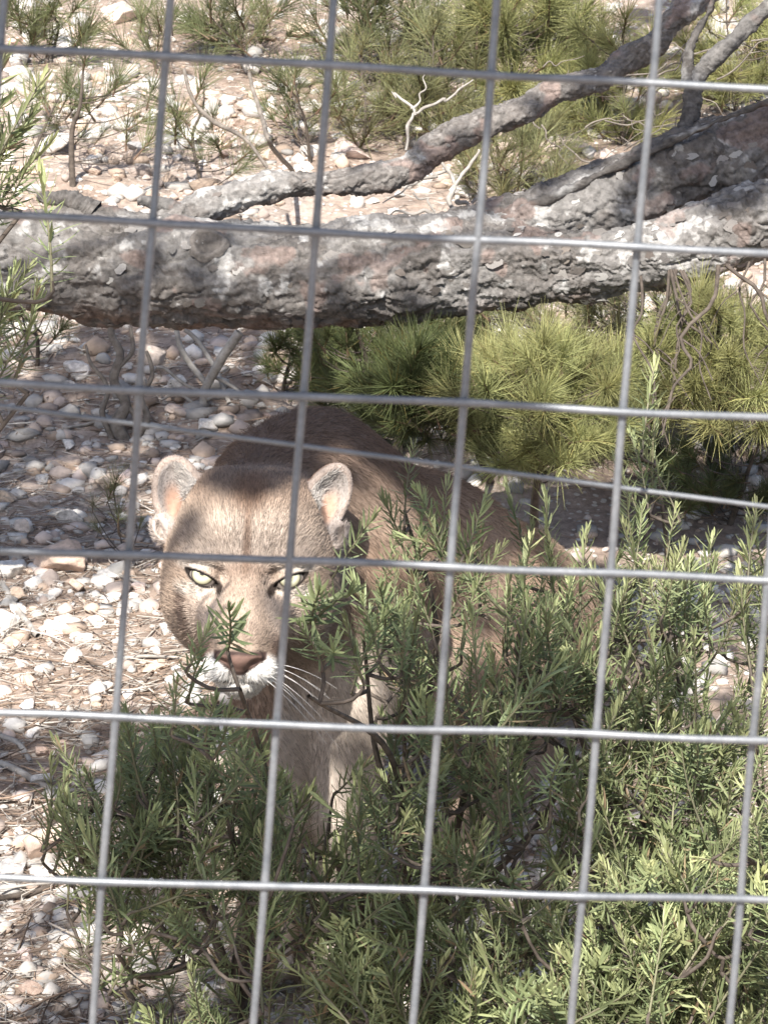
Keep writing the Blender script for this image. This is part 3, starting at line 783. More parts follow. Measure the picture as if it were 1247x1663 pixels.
# round knot where a branch was lost
def knot(px, py, rad):
    V, F, out, o, rid = trunkV
    d = (V - CAM) @ FWD; x = CX + FPX * ((V - CAM) @ RGT) / d; y = CY - FPX * ((V - CAM) @ UPV) / d
    i = int(np.argmin(np.hypot(x - px, y - py) + (d - d.min()) * 120))
    nrm = Vector(out[i]).normalized(); ax_ = Vector((1, 0, 0)); xx = (ax_ - ax_.dot(nrm) * nrm).normalized(); yy = nrm.cross(xx)
    n_ = 28; Vk = [np.zeros(3)]; Fk = []; ck = [(0.10, 0.088, 0.078)]
    prof = [(0.18, 0.0012), (0.34, -0.0004), (0.5, 0.0016), (0.66, 0.0002), (0.82, 0.0030), (0.95, 0.0045), (1.1, 0.0030), (1.3, -0.006)]
    for k, (r_, z_) in enumerate(prof):
        for j in range(n_):
            t = 2 * math.pi * j / n_; w_ = 1 + 0.08 * math.sin(3 * t + 1) + 0.05 * math.sin(7 * t + k)
            Vk.append(np.array([math.cos(t) * r_ * rad * 1.1 * w_, math.sin(t) * r_ * rad * w_, z_ * 0.7 + 0.0022 + 0.0006 * math.sin(11 * t + k * 2)])); ck.append((0.105, 0.093, 0.083) if k < 5 else (0.15, 0.135, 0.122))
    for j in range(n_): Fk.append((0, 1 + j, 1 + (j + 1) % n_))
    for k in range(len(prof) - 1):
        for j in range(n_): a_ = 1 + k * n_; Fk.append((a_ + j, a_ + n_ + j, a_ + n_ + (j + 1) % n_, a_ + (j + 1) % n_))
    kn = link('knot', mesh('knot', Vk, Fk, np.array(ck)), M['bark'], o)
    m = Matrix((xx, yy, nrm)).transposed().to_4x4(); m.translation = Vector(V[i] - log_loc); kn.matrix_local = m
knot(338, 395, 0.019)

# ------------------------------------------------------------------ pine needles
def needle_tuft(seed, n=64, L=0.07, shoot=0.045, spread=(18, 62), tone=(0.14, 0.16, 0.07), wid=0.0007):
    g = np.random.default_rng(seed); b = Bag()
    for i in range(n):
        t = g.random(); a = math.radians(g.uniform(*spread) * (1.15 - 0.5 * t)); ph = g.uniform(0, 2 * np.pi)
        d = np.array([math.sin(a) * math.cos(ph), math.sin(a) * math.sin(ph), math.cos(a)])
        l = L * g.uniform(0.65, 1.1); st = np.array([0, 0, shoot * t])
        sag = np.array([g.normal(0, 0.5), g.normal(0, 0.5), -1]) * l * 0.22 * g.uniform(-0.5, 1)
        P = np.array([st, st + d * l * 0.5 + sag * 0.25, st + d * l + sag])
        V, F = tube(P, np.array([wid, wid * 0.9, wid * 0.2]), 3)
        c = np.array(tone) * g.uniform(0.75, 1.3); c = c * (1 if g.random() > 0.06 else 1) + (np.array([0.08, 0.03, 0.0]) if g.random() < 0.05 else 0)
        b.add(V, F, c)
    V, F = tube(np.array([[0, 0, -0.012], [0, 0, shoot * 0.6], [0, 0, shoot]]), np.array([0.0022, 0.0018, 0.001]), 5)
    b.add(V, F, (0.16, 0.11, 0.07))
    me = b.mesh('needle_tuft'); me.materials.append(M['pine']); return me
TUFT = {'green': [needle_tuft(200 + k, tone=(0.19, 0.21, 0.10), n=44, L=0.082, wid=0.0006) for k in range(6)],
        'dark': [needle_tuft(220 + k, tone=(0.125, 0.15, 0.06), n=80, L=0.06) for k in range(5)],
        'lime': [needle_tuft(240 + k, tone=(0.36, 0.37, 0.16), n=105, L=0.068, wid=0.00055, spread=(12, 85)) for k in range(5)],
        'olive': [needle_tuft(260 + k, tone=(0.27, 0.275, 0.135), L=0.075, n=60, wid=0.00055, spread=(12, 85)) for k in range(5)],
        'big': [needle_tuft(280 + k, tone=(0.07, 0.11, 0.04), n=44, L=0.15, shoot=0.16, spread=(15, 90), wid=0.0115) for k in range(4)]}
def orient(o, d, scale, roll=None):
    q = Vector(d).to_track_quat('Z', 'Y').to_matrix().to_4x4() @ Matrix.Rotation(R.uniform(0, 6.28) if roll is None else roll, 4, 'Z') @ Matrix.Scale(scale, 4)
    q.translation = o.location; o.matrix_local = q

def seedling(base_px, tips, kind, label, size=1.0, stem=M['dark_twig'], group=None, name='pine_seedling', dj=0.12, rad=0.004, depth=None):
    g0 = ground_at(*base_px); d0 = depth or vdepth(g0)
    t = thing(name, label, 'pine', tuple(g0), group)
    W = []
    for tx, ty in tips: W.append(at(tx, ty, d0 + R.uniform(-dj, dj)) - g0)
    top = max(W, key=lambda w: w[2]); b = Bag()
    main = smooth_path([(0, 0, -0.02), top * 0.35 + np.array([R.uniform(-.02, .02), R.uniform(-.02, .02), 0.02]), top * 0.7, top], 24)
    V, F = tube(main, np.linspace(rad, rad * 0.35, 24), 6); b.add(V, F)
    for w in W:
        k = int(np.argmin(np.linalg.norm(main - w, axis=1) + 0.6 * np.clip(main[:, 2] - w[2] + 0.03, 0, 9)))
        k = min(k, 20)
        a = main[k]; L = np.linalg.norm(w - a)
        if L > 0.015:
            p = smooth_path([a, a + (w - a) * 0.5 + np.array([0, 0, -0.08 * L]), w], 8); V, F = tube(p, np.linspace(min(rad * 0.4, 0.0016), 0.0008, 8), 4); b.add(V, F)
            d = p[-1] - p[-3]; d = d / np.linalg.norm(d) * 0.6 + np.array([0, 0, 0.6])
        else: d = np.array([R.uniform(-.3, .3), R.uniform(-.3, .3), 1])
        o = link('needle_tuft', R.choice(TUFT[kind]), None, t, w)
        orient(o, d + np.array([R.uniform(-.7, .7), R.uniform(-.7, .7), R.uniform(-.5, .3)]), size * R.uniform(0.65, 1.2))
    link('stem', b.mesh('stem'), stem, t)
    return t

def cloud(cx, cy, rx, ry, n):
    o = []
    while len(o) < n:
        x, y = R.uniform(-1, 1), R.uniform(-1, 1)
        if x * x + y * y < 1: o.append((cx + x * rx, cy + y * ry))
    return o
seedling((78, 95), cloud(70, 45, 70, 50, 20), 'green', 'green pine seedling in the top left corner, before white pebbles', 1.15)
seedling((118, 302), [(112, 150), (135, 115), (165, 165), (100, 175), (150, 190), (215, 205), (240, 170), (205, 235), (252, 110), (185, 150), (120, 235), (225, 250)], 'green', 'thin leaning pine sapling with sparse tufts, rising left above the log', 1.1, rad=0.007)
seedling((330, 300), [(300, 195), (318, 160), (345, 205), (310, 235), (360, 250), (386, 262), (330, 120), (285, 225), (340, 275), (375, 285)], 'green', 'sparse pine seedling beside the second upright wire, standing behind the log', 1.1)
seedling((505, 262), cloud(478, 190, 55, 60, 12), 'green', 'wispy pine seedling left of the third upright wire above the branch', 1.0)
seedling((262, 112), cloud(248, 62, 42, 48, 9), 'green', 'wispy pine seedling crossing the second upright wire near the top', 1.0)
seedling((40, 262), cloud(118, 200, 50, 60, 8), 'green', 'wispy pine seedling behind the sprigs at the left edge', 0.9)
seedling((415, 110), cloud(405, 50, 75, 45, 24), 'green', 'dark green pine seedling at the top edge, over pale pebbles', 1.15)
seedling((600, 150), cloud(610, 45, 95, 70, 50), 'green', 'bushy green pine seedling at the top centre of the view', 1.2)
seedling((590, 235), cloud(590, 165, 62, 75, 24), 'olive', 'olive pine seedling below the bushy one, above the lichen covered branch', 1.1)
seedling((700, 245), cloud(705, 140, 70, 95, 34), 'olive', 'pine seedling with drooping tufts behind the middle of the lichen covered branch', 1.15)
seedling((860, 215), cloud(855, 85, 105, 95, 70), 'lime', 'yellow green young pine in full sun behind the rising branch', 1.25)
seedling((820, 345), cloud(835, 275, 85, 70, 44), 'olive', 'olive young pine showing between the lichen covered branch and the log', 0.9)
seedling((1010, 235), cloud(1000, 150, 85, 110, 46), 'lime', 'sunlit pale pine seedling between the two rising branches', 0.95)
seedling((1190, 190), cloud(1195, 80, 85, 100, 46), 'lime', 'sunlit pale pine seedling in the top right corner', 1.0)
seedling((200, 912), [(150, 830), (175, 815), (192, 850), (225, 862), (165, 868), (215, 885), (185, 800)], 'green', 'small pine seedling among stones beside the left ear', 0.5)
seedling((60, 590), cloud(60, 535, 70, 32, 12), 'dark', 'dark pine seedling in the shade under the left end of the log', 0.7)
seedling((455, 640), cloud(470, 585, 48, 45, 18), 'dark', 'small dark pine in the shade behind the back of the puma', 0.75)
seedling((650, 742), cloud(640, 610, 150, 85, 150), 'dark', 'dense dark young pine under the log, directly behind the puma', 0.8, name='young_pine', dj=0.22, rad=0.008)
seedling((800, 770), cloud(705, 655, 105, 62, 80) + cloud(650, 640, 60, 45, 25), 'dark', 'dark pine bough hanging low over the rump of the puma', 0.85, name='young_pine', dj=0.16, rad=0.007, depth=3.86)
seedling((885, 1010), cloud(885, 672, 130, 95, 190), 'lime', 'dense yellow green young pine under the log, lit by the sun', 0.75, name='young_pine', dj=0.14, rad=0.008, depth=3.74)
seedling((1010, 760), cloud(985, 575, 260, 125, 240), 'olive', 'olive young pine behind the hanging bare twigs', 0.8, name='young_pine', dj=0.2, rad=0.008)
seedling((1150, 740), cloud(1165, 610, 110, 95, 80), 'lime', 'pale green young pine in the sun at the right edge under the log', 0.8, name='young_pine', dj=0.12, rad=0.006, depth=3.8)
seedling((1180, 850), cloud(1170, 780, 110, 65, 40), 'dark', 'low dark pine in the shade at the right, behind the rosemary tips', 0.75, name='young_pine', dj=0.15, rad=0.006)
seedling((240, 1650), [(150, 1575), (160, 1600), (225, 1640), (250, 1650), (265, 1622)], 'green', 'tiny green seedling on the gravel in the bottom left', 0.45)

# ------------------------------------------------------------------ rosemary
def leaf(bag, base, d, n, L, w, curl, c):
    d = d / np.linalg.norm(d); s = np.cross(d, n); s /= np.linalg.norm(s) + 1e-9; up = np.cross(s, d)
    V = []
    for t, ww in ((0, 0.55), (0.35, 1.0), (0.75, 0.9), (1.0, 0.25)):
        p = base + d * L * t + up * (curl * L * t * t)
        V += [p - s * w * ww, p + up * (w * 0.45 * ww), p + s * w * ww]
    F = []
    for k in range(3):
        for j in (0, 1): F.append((k * 3 + j, k * 3 + j + 1, k * 3 + 4 + j, k * 3 + 3 + j))
    tt = np.repeat([0, .35, .75, 1.0], 3)[:, None]
    bag.add(np.array(V), np.array(F), c * (1.06 - 0.12 * tt))
def sprig_mesh(seed, L=0.10, young=0.5, nn=19):
    g = np.random.default_rng(seed); b = Bag()
    bend = g.uniform(-0.25, 0.25, 2)
    ts = np.linspace(0, 1, 9); P = np.stack([bend[0] * L * ts ** 2, bend[1] * L * ts ** 2, L * ts], 1)
    V, F = tube(P, np.linspace(0.0015, 0.0007, 9), 5); b.add(V, F, (0.20, 0.19, 0.12))
    for i in range(nn):
        t = (i + 0.6) / nn; t = 0.06 + 0.94 * t; pos = np.array([np.interp(t, ts, P[:, k]) for k in range(3)])
        ph = i * math.pi / 2 + g.uniform(-0.35, 0.35)
        for k in (0, 1):
            p2 = ph + k * math.pi + g.uniform(-0.3, 0.3)
            el = math.radians(np.interp(t, [0, 0.6, 1], [12, 34, 72]) + g.uniform(-18, 18))
            rad_ = np.array([math.cos(p2), math.sin(p2), 0])
            d = rad_ * math.cos(el) + np.array([0, 0, math.sin(el)])
            l = np.interp(t, [0, 0.25, 0.8, 1], [0.020, 0.027, 0.022, 0.011]) * g.uniform(0.75, 1.2)
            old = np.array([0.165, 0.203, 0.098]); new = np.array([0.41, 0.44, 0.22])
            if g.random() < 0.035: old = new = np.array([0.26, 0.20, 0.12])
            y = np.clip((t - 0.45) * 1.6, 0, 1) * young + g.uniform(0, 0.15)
            leaf(b, pos, d, np.array([0, 0, 1.0]), l, 0.00122 * g.uniform(0.85, 1.25), g.uniform(-0.15, 0.38), old + (new - old) * y)
    me = b.mesh('sprig'); me.materials.append(M['rosemary']); return me
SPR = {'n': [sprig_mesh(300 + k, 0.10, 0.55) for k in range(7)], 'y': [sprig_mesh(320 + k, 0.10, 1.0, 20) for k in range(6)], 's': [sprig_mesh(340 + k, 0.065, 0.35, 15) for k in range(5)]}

def in_poly(x, y, poly):
    c = False; n = len(poly); j = n - 1
    for i in range(n):
        if (poly[i][1] > y) != (poly[j][1] > y) and x < (poly[j][0] - poly[i][0]) * (y - poly[i][1]) / (poly[j][1] - poly[i][1]) + poly[i][0]: c = not c
        j = i
    return c
def fill(poly, n, dr, kind='n', hole=None):
    R = random.Random(int(poly[0][0] * 31 + poly[0][1] * 7 + n)); xs = [p[0] for p in poly]; ys = [p[1] for p in poly]; o = []
    while len(o) < n:
        x, y = R.uniform(min(xs), max(xs)), R.uniform(min(ys), max(ys))
        if not in_poly(x, y, poly): continue
        if hole and any(((x - h[0]) / h[2]) ** 2 + ((y - h[1]) / h[3]) ** 2 < 1 and R.random() < h[4] for h in hole): continue
        o.append((x, y, R.uniform(*dr), kind))
    return o

def bush(root, tips, label, nmain=9, lean=(0, 0), scale=1.0, fan=0.5, wood=M['dark_twig'], group='rosemary bushes behind the fence', sp=1.0, up=1.0):
    R.seed(len(label) * 131 + len(tips)); root = np.array(root); t = thing('rosemary_bush', label, 'bush', tuple(root), group)
    W = np.array([at(x, y, d) - root for x, y, d, k in tips])
    cen = W.mean(0)
    g = np.random.default_rng(int(abs(root[0] * 1000)) + len(tips))
    # main stems: towards spread tips
    sel = [int(g.integers(len(W)))]
    while len(sel) < min(nmain, len(W)):
        d = np.min(np.linalg.norm(W[:, None] - W[sel][None], axis=2), axis=1); sel.append(int(np.argmax(d)))
    nodes = []; b = Bag()
    for k in sel:
        e = W[k] + np.array([0, 0, -0.07])
        m1 = e * np.array([0.25, 0.25, 0.38]) + g.normal(0, 0.02, 3); m2 = e * np.array([0.65, 0.65, 0.72]) + g.normal(0, 0.025, 3)
        p = smooth_path([(g.normal(0, .01), g.normal(0, .01), -0.03), m1, m2, e], 26)
        V, F = tube(p, np.linspace(0.0065, 0.0018, 26), 6); b.add(V, F); nodes.append(p[5:])
    nodes = np.vstack(nodes)
    for (x, y, dd, kind), w in zip(tips, W):
        out = w - cen; out[2] = 0; no = np.linalg.norm(out) + 1e-6
        d = np.array([0, 0, up]) + out / no * min(no / 0.25, 1) * fan * g.uniform(0.3, 1.2) + np.array([lean[0], lean[1], 0]) + g.normal(0, 0.26, 3) * sp
        low = float(np.clip((1150 - y) / -250, 0, 1)); d += g.normal(0, 0.45, 3) * low * np.array([1, 1, 0.6]); d /= np.linalg.norm(d)
        s = scale * g.uniform(0.75, 1.15); ln = (0.065 if kind == 's' else 0.10) * s
        bs = w - d * ln
        o = link('sprig', R.choice(SPR[kind]), None, t, bs); orient(o, d, s)
        dist = np.linalg.norm(nodes - bs, axis=1) + 0.8 * np.clip(nodes[:, 2] - bs[2] + 0.02, 0, 9)
        a = nodes[int(np.argmin(dist))]
        L = np.linalg.norm(bs - a)
        p = smooth_path([a, a + (bs - a) * 0.55 + g.normal(0, 0.08, 3) * L + np.array([0, 0, -0.1 * L]), bs, bs + d * 0.01], 9)
        V, F = tube(p, np.linspace(0.0022, 0.0014, 9), 5); b.add(V, F)
        nodes = np.vstack([nodes, p[3:7]])
    link('stem', b.mesh('stem'), wood, t)
    return t

bush(ground_at(420, 1690), fill([(95, 1190), (200, 1150), (320, 1130), (470, 1190), (500, 1330), (470, 1520), (330, 1600), (190, 1560), (150, 1430), (70, 1310)], 100, (2.72, 2.98), 'n', hole=[(250, 1385, 75, 55, 0.8), (470, 1230, 40, 110, 0.5)])
     + fill([(95, 1190), (200, 1160), (470, 1200), (440, 1500), (200, 1500), (70, 1300)], 45, (2.75, 2.98), 's')
     + [(388, 1000, 2.58, 's'), (338, 1015, 2.58, 's'), (312, 1060, 2.6, 's'), (335, 1130, 2.6, 's'), (390, 1155, 2.6, 's'), (290, 1115, 2.65, 's')],
     'shaded rosemary bush at the lower left, one sprig reaching before the nose of the puma')
bush(ground_at(700, 1700), fill([(560, 960), (640, 920), (760, 980), (940, 960), (960, 1300), (920, 1520), (700, 1500), (520, 1440), (490, 1290), (545, 1160), (520, 1080), (560, 1000)], 150, (2.74, 3.08), 'n', hole=[(575, 1120, 62, 110, 0.95), (680, 1180, 40, 40, 0.6), (760, 1400, 50, 40, 0.6), (735, 985, 55, 80, 0.75), (640, 1300, 40, 50, 0.6), (880, 1310, 40, 40, 0.5)])
     + [(657, 722, 2.95, 'n'), (640, 800, 2.95, 'n'), (690, 800, 2.95, 'n'), (735, 785, 2.96, 'n'), (650, 860, 2.93, 'n'), (700, 870, 2.93, 'n'), (620, 880, 2.93, 'n'), (790, 850, 2.95, 'n'), (770, 900, 2.9, 'n'), (820, 920, 2.9, 'n'), (605, 835, 2.9, 'n'), (628, 905, 2.85, 'y'), (668, 790, 2.92, 'y'), (672, 905, 2.85, 'n'), (712, 835, 2.9, 'y'), (728, 905, 2.85, 'n'), (755, 850, 2.9, 'y'), (745, 955, 2.8, 'n'), (800, 800, 2.95, 'y'), (812, 880, 2.9, 'y'), (838, 925, 2.88, 'n'), (860, 860, 2.95, 'y'), (590, 930, 2.8, 'n'), (610, 985, 2.8, 'n'), (665, 985, 2.8, 'n'), (845, 980, 2.85, 'n'), (870, 930, 2.9, 'n'), (512, 958, 2.6, 's'), (545, 945, 2.6, 's'), (500, 1012, 2.6, 's'), (532, 1035, 2.6, 's'), (555, 1010, 2.62, 's')],
     'shaded rosemary bush in the middle, hiding the forelegs of the puma', nmain=11)
bush(ground_at(1010, 1560), [(820, 780, 3.15, 'y'), (872, 800, 3.15, 'y'), (845, 850, 3.1, 'n'), (895, 868, 3.12, 'y'), (940, 862, 3.1, 'y'), (1006, 792, 3.12, 'y'), (1022, 850, 3.1, 'y'), (1052, 820, 3.1, 'y'), (1098, 822, 3.08, 'y'), (1102, 880, 3.05, 'y'), (1140, 866, 3.06, 'y'), (1165, 905, 3.05, 'y'), (1215, 822, 3.1, 'y'), (1240, 850, 3.08, 'y'), (1056, 588, 3.2, 'y'), (1050, 660, 3.2, 'y'), (1040, 700, 3.2, 'y'), (1062, 720, 3.2, 'y'), (1022, 740, 3.2, 'n'), (1190, 930, 3.05, 'y'), (905, 930, 3.05, 'n'), (960, 920, 3.06, 'n'), (1010, 905, 3.05, 'y')]
     + fill([(840, 880), (1247, 890), (1260, 1010), (1247, 1180), (940, 1180), (920, 1010)], 80, (2.92, 3.2), 'y', hole=[(1080, 1000, 150, 60, 0.5), (1010, 990, 70, 40, 0.8), (1120, 1040, 60, 40, 0.7), (1180, 990, 45, 50, 0.7)]) + fill([(930, 1130), (1247, 1120), (1200, 1400), (940, 1400)], 75, (2.85, 3.05), 'n'),
     'tall rosemary bush at the right with sunlit pale tips above the top of its neighbours', nmain=12)
bush(ground_at(1090, 1790), fill([(960, 1400), (1090, 1370), (1200, 1420), (1290, 1300), (1300, 1690), (900, 1690), (880, 1600), (950, 1480)], 200, (2.62, 2.85), 'y', hole=[(1000, 1630, 50, 30, 0.8)]) + [(990, 1395, 2.7, 'y'), (1085, 1350, 2.72, 'y')],
     'sunlit yellow green rosemary bush filling the bottom right corner', nmain=10)
bush(ground_at(1330, 1700), fill([(1215, 1200), (1330, 1180), (1360, 1560), (1225, 1560), (1205, 1350)], 40, (2.5, 2.65), 'y'),
     'bright rosemary bush cut by the right edge, lit by the sun', nmain=6)
bush(ground_at(690, 1760), fill([(560, 1560), (700, 1510), (860, 1480), (900, 1600), (870, 1690), (560, 1690), (420, 1660)], 60, (2.72, 2.95), 'n') + fill([(470, 1450), (640, 1430), (660, 1620), (480, 1620)], 34, (2.74, 2.9), 'n'),
     'low dark rosemary bush with bare twigs at the bottom centre', nmain=9)
bush(ground_at(290, 1760), fill([(215, 1625), (370, 1600), (400, 1690), (215, 1690)], 16, (2.85, 2.98), 's'), 'small sprouting rosemary bush at the bottom edge on the gravel', nmain=4)
# sprigs reaching in at the left edge belong to a bush standing beside the view
lb = np.array([-0.95, 2.15, float(gz(-0.95, 2.15))])
bush(lb, [(18, 92, 2.35, 'y'), (62, 120, 2.35, 'y'), (5, 150, 2.35, 'y'), (52, 168, 2.35, 'y'), (30, 205, 2.35, 'y'), (66, 225, 2.35, 'y'), (58, 262, 2.35, 'y'), (88, 280, 2.35, 'y'), (20, 280, 2.35, 'y'), (-10, 240, 2.35, 'y'), (12, 432, 2.4, 'y'), (60, 440, 2.4, 'y'), (76, 452, 2.4, 'y'), (40, 505, 2.4, 'y'), (25, 520, 2.4, 'y'), (-20, 470, 2.4, 'y'), (-60, 120, 2.35, 'y'), (-80, 300, 2.35, 'y'), (-90, 480, 2.4, 'y'), (-200, 250, 2.35, 'y'), (-220, 450, 2.4, 'y')],
     'pale sunlit rosemary sprigs reaching in from the left edge before the log', nmain=4, fan=0.1, lean=(0.55, 0), scale=1.0)

# ------------------------------------------------------------------ stones
def stone_mesh(seed, sub=2):
    import bmesh
    bm = bmesh.new(); bmesh.ops.create_icosphere(bm, subdivisions=sub, radius=1.0)
    V = np.array([v.co[:] for v in bm.verts]); F = [[v.index for v in f.verts] for f in bm.faces]; bm.free()
    g = np.random.default_rng(seed)
    # cut facets, then weather
    for k in range(11):
        nrm = g.normal(0, 1, 3); nrm /= np.linalg.norm(nrm); h = g.uniform(0.35, 0.8)
        d = V @ nrm - h; V = V - np.clip(d, 0, None)[:, None] * nrm * 0.97
    V *= (1 + 0.13 * fbm(V * 1.7 + seed, seed, 3) + 0.10 * fbm(V * 4.5, seed + 5, 3))[:, None]
    return V, F
SV = [stone_mesh(400 + k, 4) for k in range(12)]
TONES = {'white': (0.64, 0.60, 0.555), 'pink': (0.58, 0.48, 0.42), 'tan': (0.52, 0.405, 0.32), 'grey': (0.50, 0.48, 0.455)}
SM = {}
for tn, c in TONES.items():
    SM[tn] = []
    for V, F in SV:
        me = mesh('stone', V, F, np.tile([c], (len(V), 1)) * (1 + 0.25 * fbm(V * 2.2, 31, 3))[:, None]); me.materials.append(M['stone']); SM[tn].append(me)
def put_stone(px, py, w, h, tone, label, group=None):
    g = ground_at(px, py + h * 0.35); s = w / 2 / (FPX / vdepth(g)); hh = h / 2 / (FPX / vdepth(g))
    o = link('stone', R.choice(SM[tone]), None)
    o.location = (g[0], g[1], g[2] + hh * R.uniform(0.1, 0.4))
    o.rotation_euler = (R.uniform(-0.25, 0.25), R.uniform(-0.25, 0.25), R.uniform(0, 6.28))
    o.scale = (s * 1.05, s * R.uniform(0.8, 1.1), max(hh * 0.95, s * 0.4))
    if label: tag(o, label, 'stone', group)
    return o
BIG = [(248, 568, 54, 60, 'pink', 'rounded pinkish stone just under the log beside the second upright wire'),
 (122, 592, 50, 40, 'white', 'white knobbly stone in the shade under the log'),
 (105, 888, 100, 84, 'tan', 'largest pinkish tan boulder left of the ear of the puma'),
 (104, 740, 56, 44, 'tan', 'brownish stone in the shade with a pale stone perched behind it'),
 (112, 715, 40, 24, 'white', 'pale flat stone perched behind the brownish stone in the shade'),
 (178, 778, 52, 28, 'tan', 'long tan stone close left of the ear tip'),
 (64, 808, 36, 32, 'pink', 'small pink stone in the shade near the left edge'),
 (112, 833, 50, 42, 'white', 'pale round stone on top of the largest tan boulder'),
 (18, 912, 80, 46, 'white', 'white stone at the left edge below the shade line'),
 (205, 770, 34, 26, 'pink', 'pinkish stone touching the second upright wire, level with the ear tip'),
 (155, 1006, 44, 24, 'white', 'bright white oval stone lying alone on sunlit litter'),
 (88, 1015, 62, 40, 'pink', 'pinkish stone beside the bright white oval stone'),
 (132, 1030, 46, 24, 'white', 'cream stone right below the bright white oval stone'),
 (12, 998, 50, 60, 'white', 'pale stone cut by the left edge next to dead sticks'),
 (180, 925, 48, 34, 'grey', 'grey stone between the tan boulder and the face'),
 (45, 1138, 54, 30, 'white', 'pale flat stone just above the fifth level wire at the left'),
 (75, 1352, 112, 84, 'tan', 'large orange tan rock at the lower left by the rosemary'),
 (45, 1598, 52, 36, 'tan', 'angular buff stone in the bottom left corner'),
 (165, 1582, 118, 50, 'pink', 'wide flat pinkish rock in the bottom left behind the upright wire'),
 (100, 1638, 46, 34, 'tan', 'buff stone at the bottom edge beside the wide flat rock'),
 (22, 1402, 64, 32, 'grey', 'grey flat stone under the large orange tan rock'),
 (238, 1385, 84, 58, 'white', 'white rock seen through the gap in the lower left rosemary'),
 (100, 1402, 36, 24, 'tan', 'small tan stone at the foot of the large orange tan rock'),
 (372, 672, 44, 32, 'tan', 'round tan stone by the grey dead shrub'),
 (335, 685, 46, 26, 'white', 'pale stone in front of the round tan stone near the dead shrub'),
 (290, 660, 50, 22, 'pink', 'flat pinkish stone beneath the grey dead shrub'),
 (565, 236, 76, 40, 'pink', 'broad pale stone above the lichen covered branch'),
 (190, 12, 70, 52, 'pink', 'pinkish boulder at the top edge left of the second upright wire'),
 (415, 182, 24, 20, 'white', 'small white pebble alone on bare pink soil'),
 (790, 748, 78, 44, 'grey', 'grey stone behind the back of the puma, in shade'),
 (770, 778, 46, 32, 'white', 'white stone touching the dark back of the puma'),
 (830, 1018, 66, 40, 'grey', 'grey stone seen between rosemary tips right of the body'),
 (955, 992, 74, 32, 'white', 'pale flat stone framed by the sunlit rosemary tips'),
 (1085, 1045, 62, 42, 'white', 'white stone behind the right rosemary bush'),
 (1185, 1000, 60, 46, 'pink', 'pinkish stone near the right edge behind rosemary'),
 (1000, 1636, 70, 44, 'white', 'white stone in a gap of the bottom right rosemary'),
 (735, 130, 76, 34, 'pink', 'pinkish flat stone behind the drooping pine seedling'),
 (700, 205, 52, 32, 'white', 'pale stone below the white forked twig'),
 (80, 230, 90, 36, 'white', 'long white stone on the slope beside the sapling stem'),
 (300, 215, 70, 26, 'white', 'low white stone in the sun by the sparse seedling')]
for b in BIG: put_stone(*b)
used = [(b[0], b[1], b[2]) for b in BIG]
ZON = [('slope behind the log', (0, 0, 560, 310), 90, (18, 64)), ('slope behind the log', (560, 0, 1247, 330), 50, (18, 64)),
       ('shaded ground under the log', (0, 545, 440, 800), 40, (16, 48)),
       ('sunlit ground left of the face', (0, 820, 330, 1160), 60, (18, 58)), ('litter beside the lower left rosemary', (0, 1170, 190, 1663), 46, (18, 60)),
       ('gravel at the bottom under the rosemary', (190, 1540, 700, 1663), 34, (14, 38)), ('ground seen through the middle rosemary', (560, 1060, 900, 1480), 24, (26, 50)), ('ground seen behind the right rosemary', (960, 930, 1247, 1120), 16, (24, 50))]
PEND = []
for zone, (x0, y0, x1, y1), n, (s0, s1) in ZON:
    k = 0; tries = 0
    while k < n and tries < n * 12:
        tries += 1
        x, y = R.uniform(x0, x1), R.uniform(y0, y1); w = s0 + (s1 - s0) * R.random() ** 2
        if any(abs(x - u[0]) < (w + u[2]) * 0.42 and abs(y - u[1]) < (w + u[2]) * 0.3 for u in used): continue
        used.append((x, y, w)); k += 1
        tn = R.choice(['white', 'white', 'pink', 'tan', 'grey'])
        PEND.append((put_stone(x, y, w, w * R.uniform(0.5, 0.85), tn, None), x, y, tn, zone))
HMI = np.linalg.inv(np.array([269.73068688, 19.89006633, -0.14903209, 15.00752948, -273.44246766, 76.40189316, 0.0048420028, -0.0030487167, 1.0]).reshape(3, 3))
ORD = ['zeroth', 'first', 'second', 'third', 'fourth', 'fifth', 'sixth', 'seventh', 'eighth', 'ninth', 'tenth', 'eleventh', 'twelfth', 'thirteenth', 'fourteenth', 'fifteenth', 'sixteenth', 'seventeenth', 'eighteenth', 'nineteenth', 'twentieth', 'twenty-first', 'twenty-second', 'twenty-third', 'twenty-fourth']
ADJ = {'white': 'white', 'pink': 'pinkish', 'tan': 'tan', 'grey': 'grey'}
cells = {}
for st, x, y, tn, zone in PEND:
    q = HMI @ np.array([x, y, 1.0]); i, j = int(math.floor(q[0] / q[2])), int(math.floor(-q[1] / q[2]))
    cells.setdefault((min(max(i, 0), 5) + 1, min(max(j + 1, 0), 6) + 1, tn), []).append((y, x, st, zone))
for (ci, rj, tn), l in cells.items():
    l.sort(key=lambda t: t[:2])
    for k, (y, x, st, zone) in enumerate(l):
        where = 'the only one' if len(l) == 1 else 'the uppermost' if k == 0 else 'the lowest' if k == len(l) - 1 else ORD[k + 1] + ' from top'
        tag(st, f'small {ADJ[tn]} stone, {where} in the fence opening of row {ORD[rj]}, column {ORD[ci]}'.replace('row ' + ORD[rj], ORD[rj] + ' row').replace('column ' + ORD[ci], ORD[ci] + ' column'), 'stone', f'small stones on the {zone}')

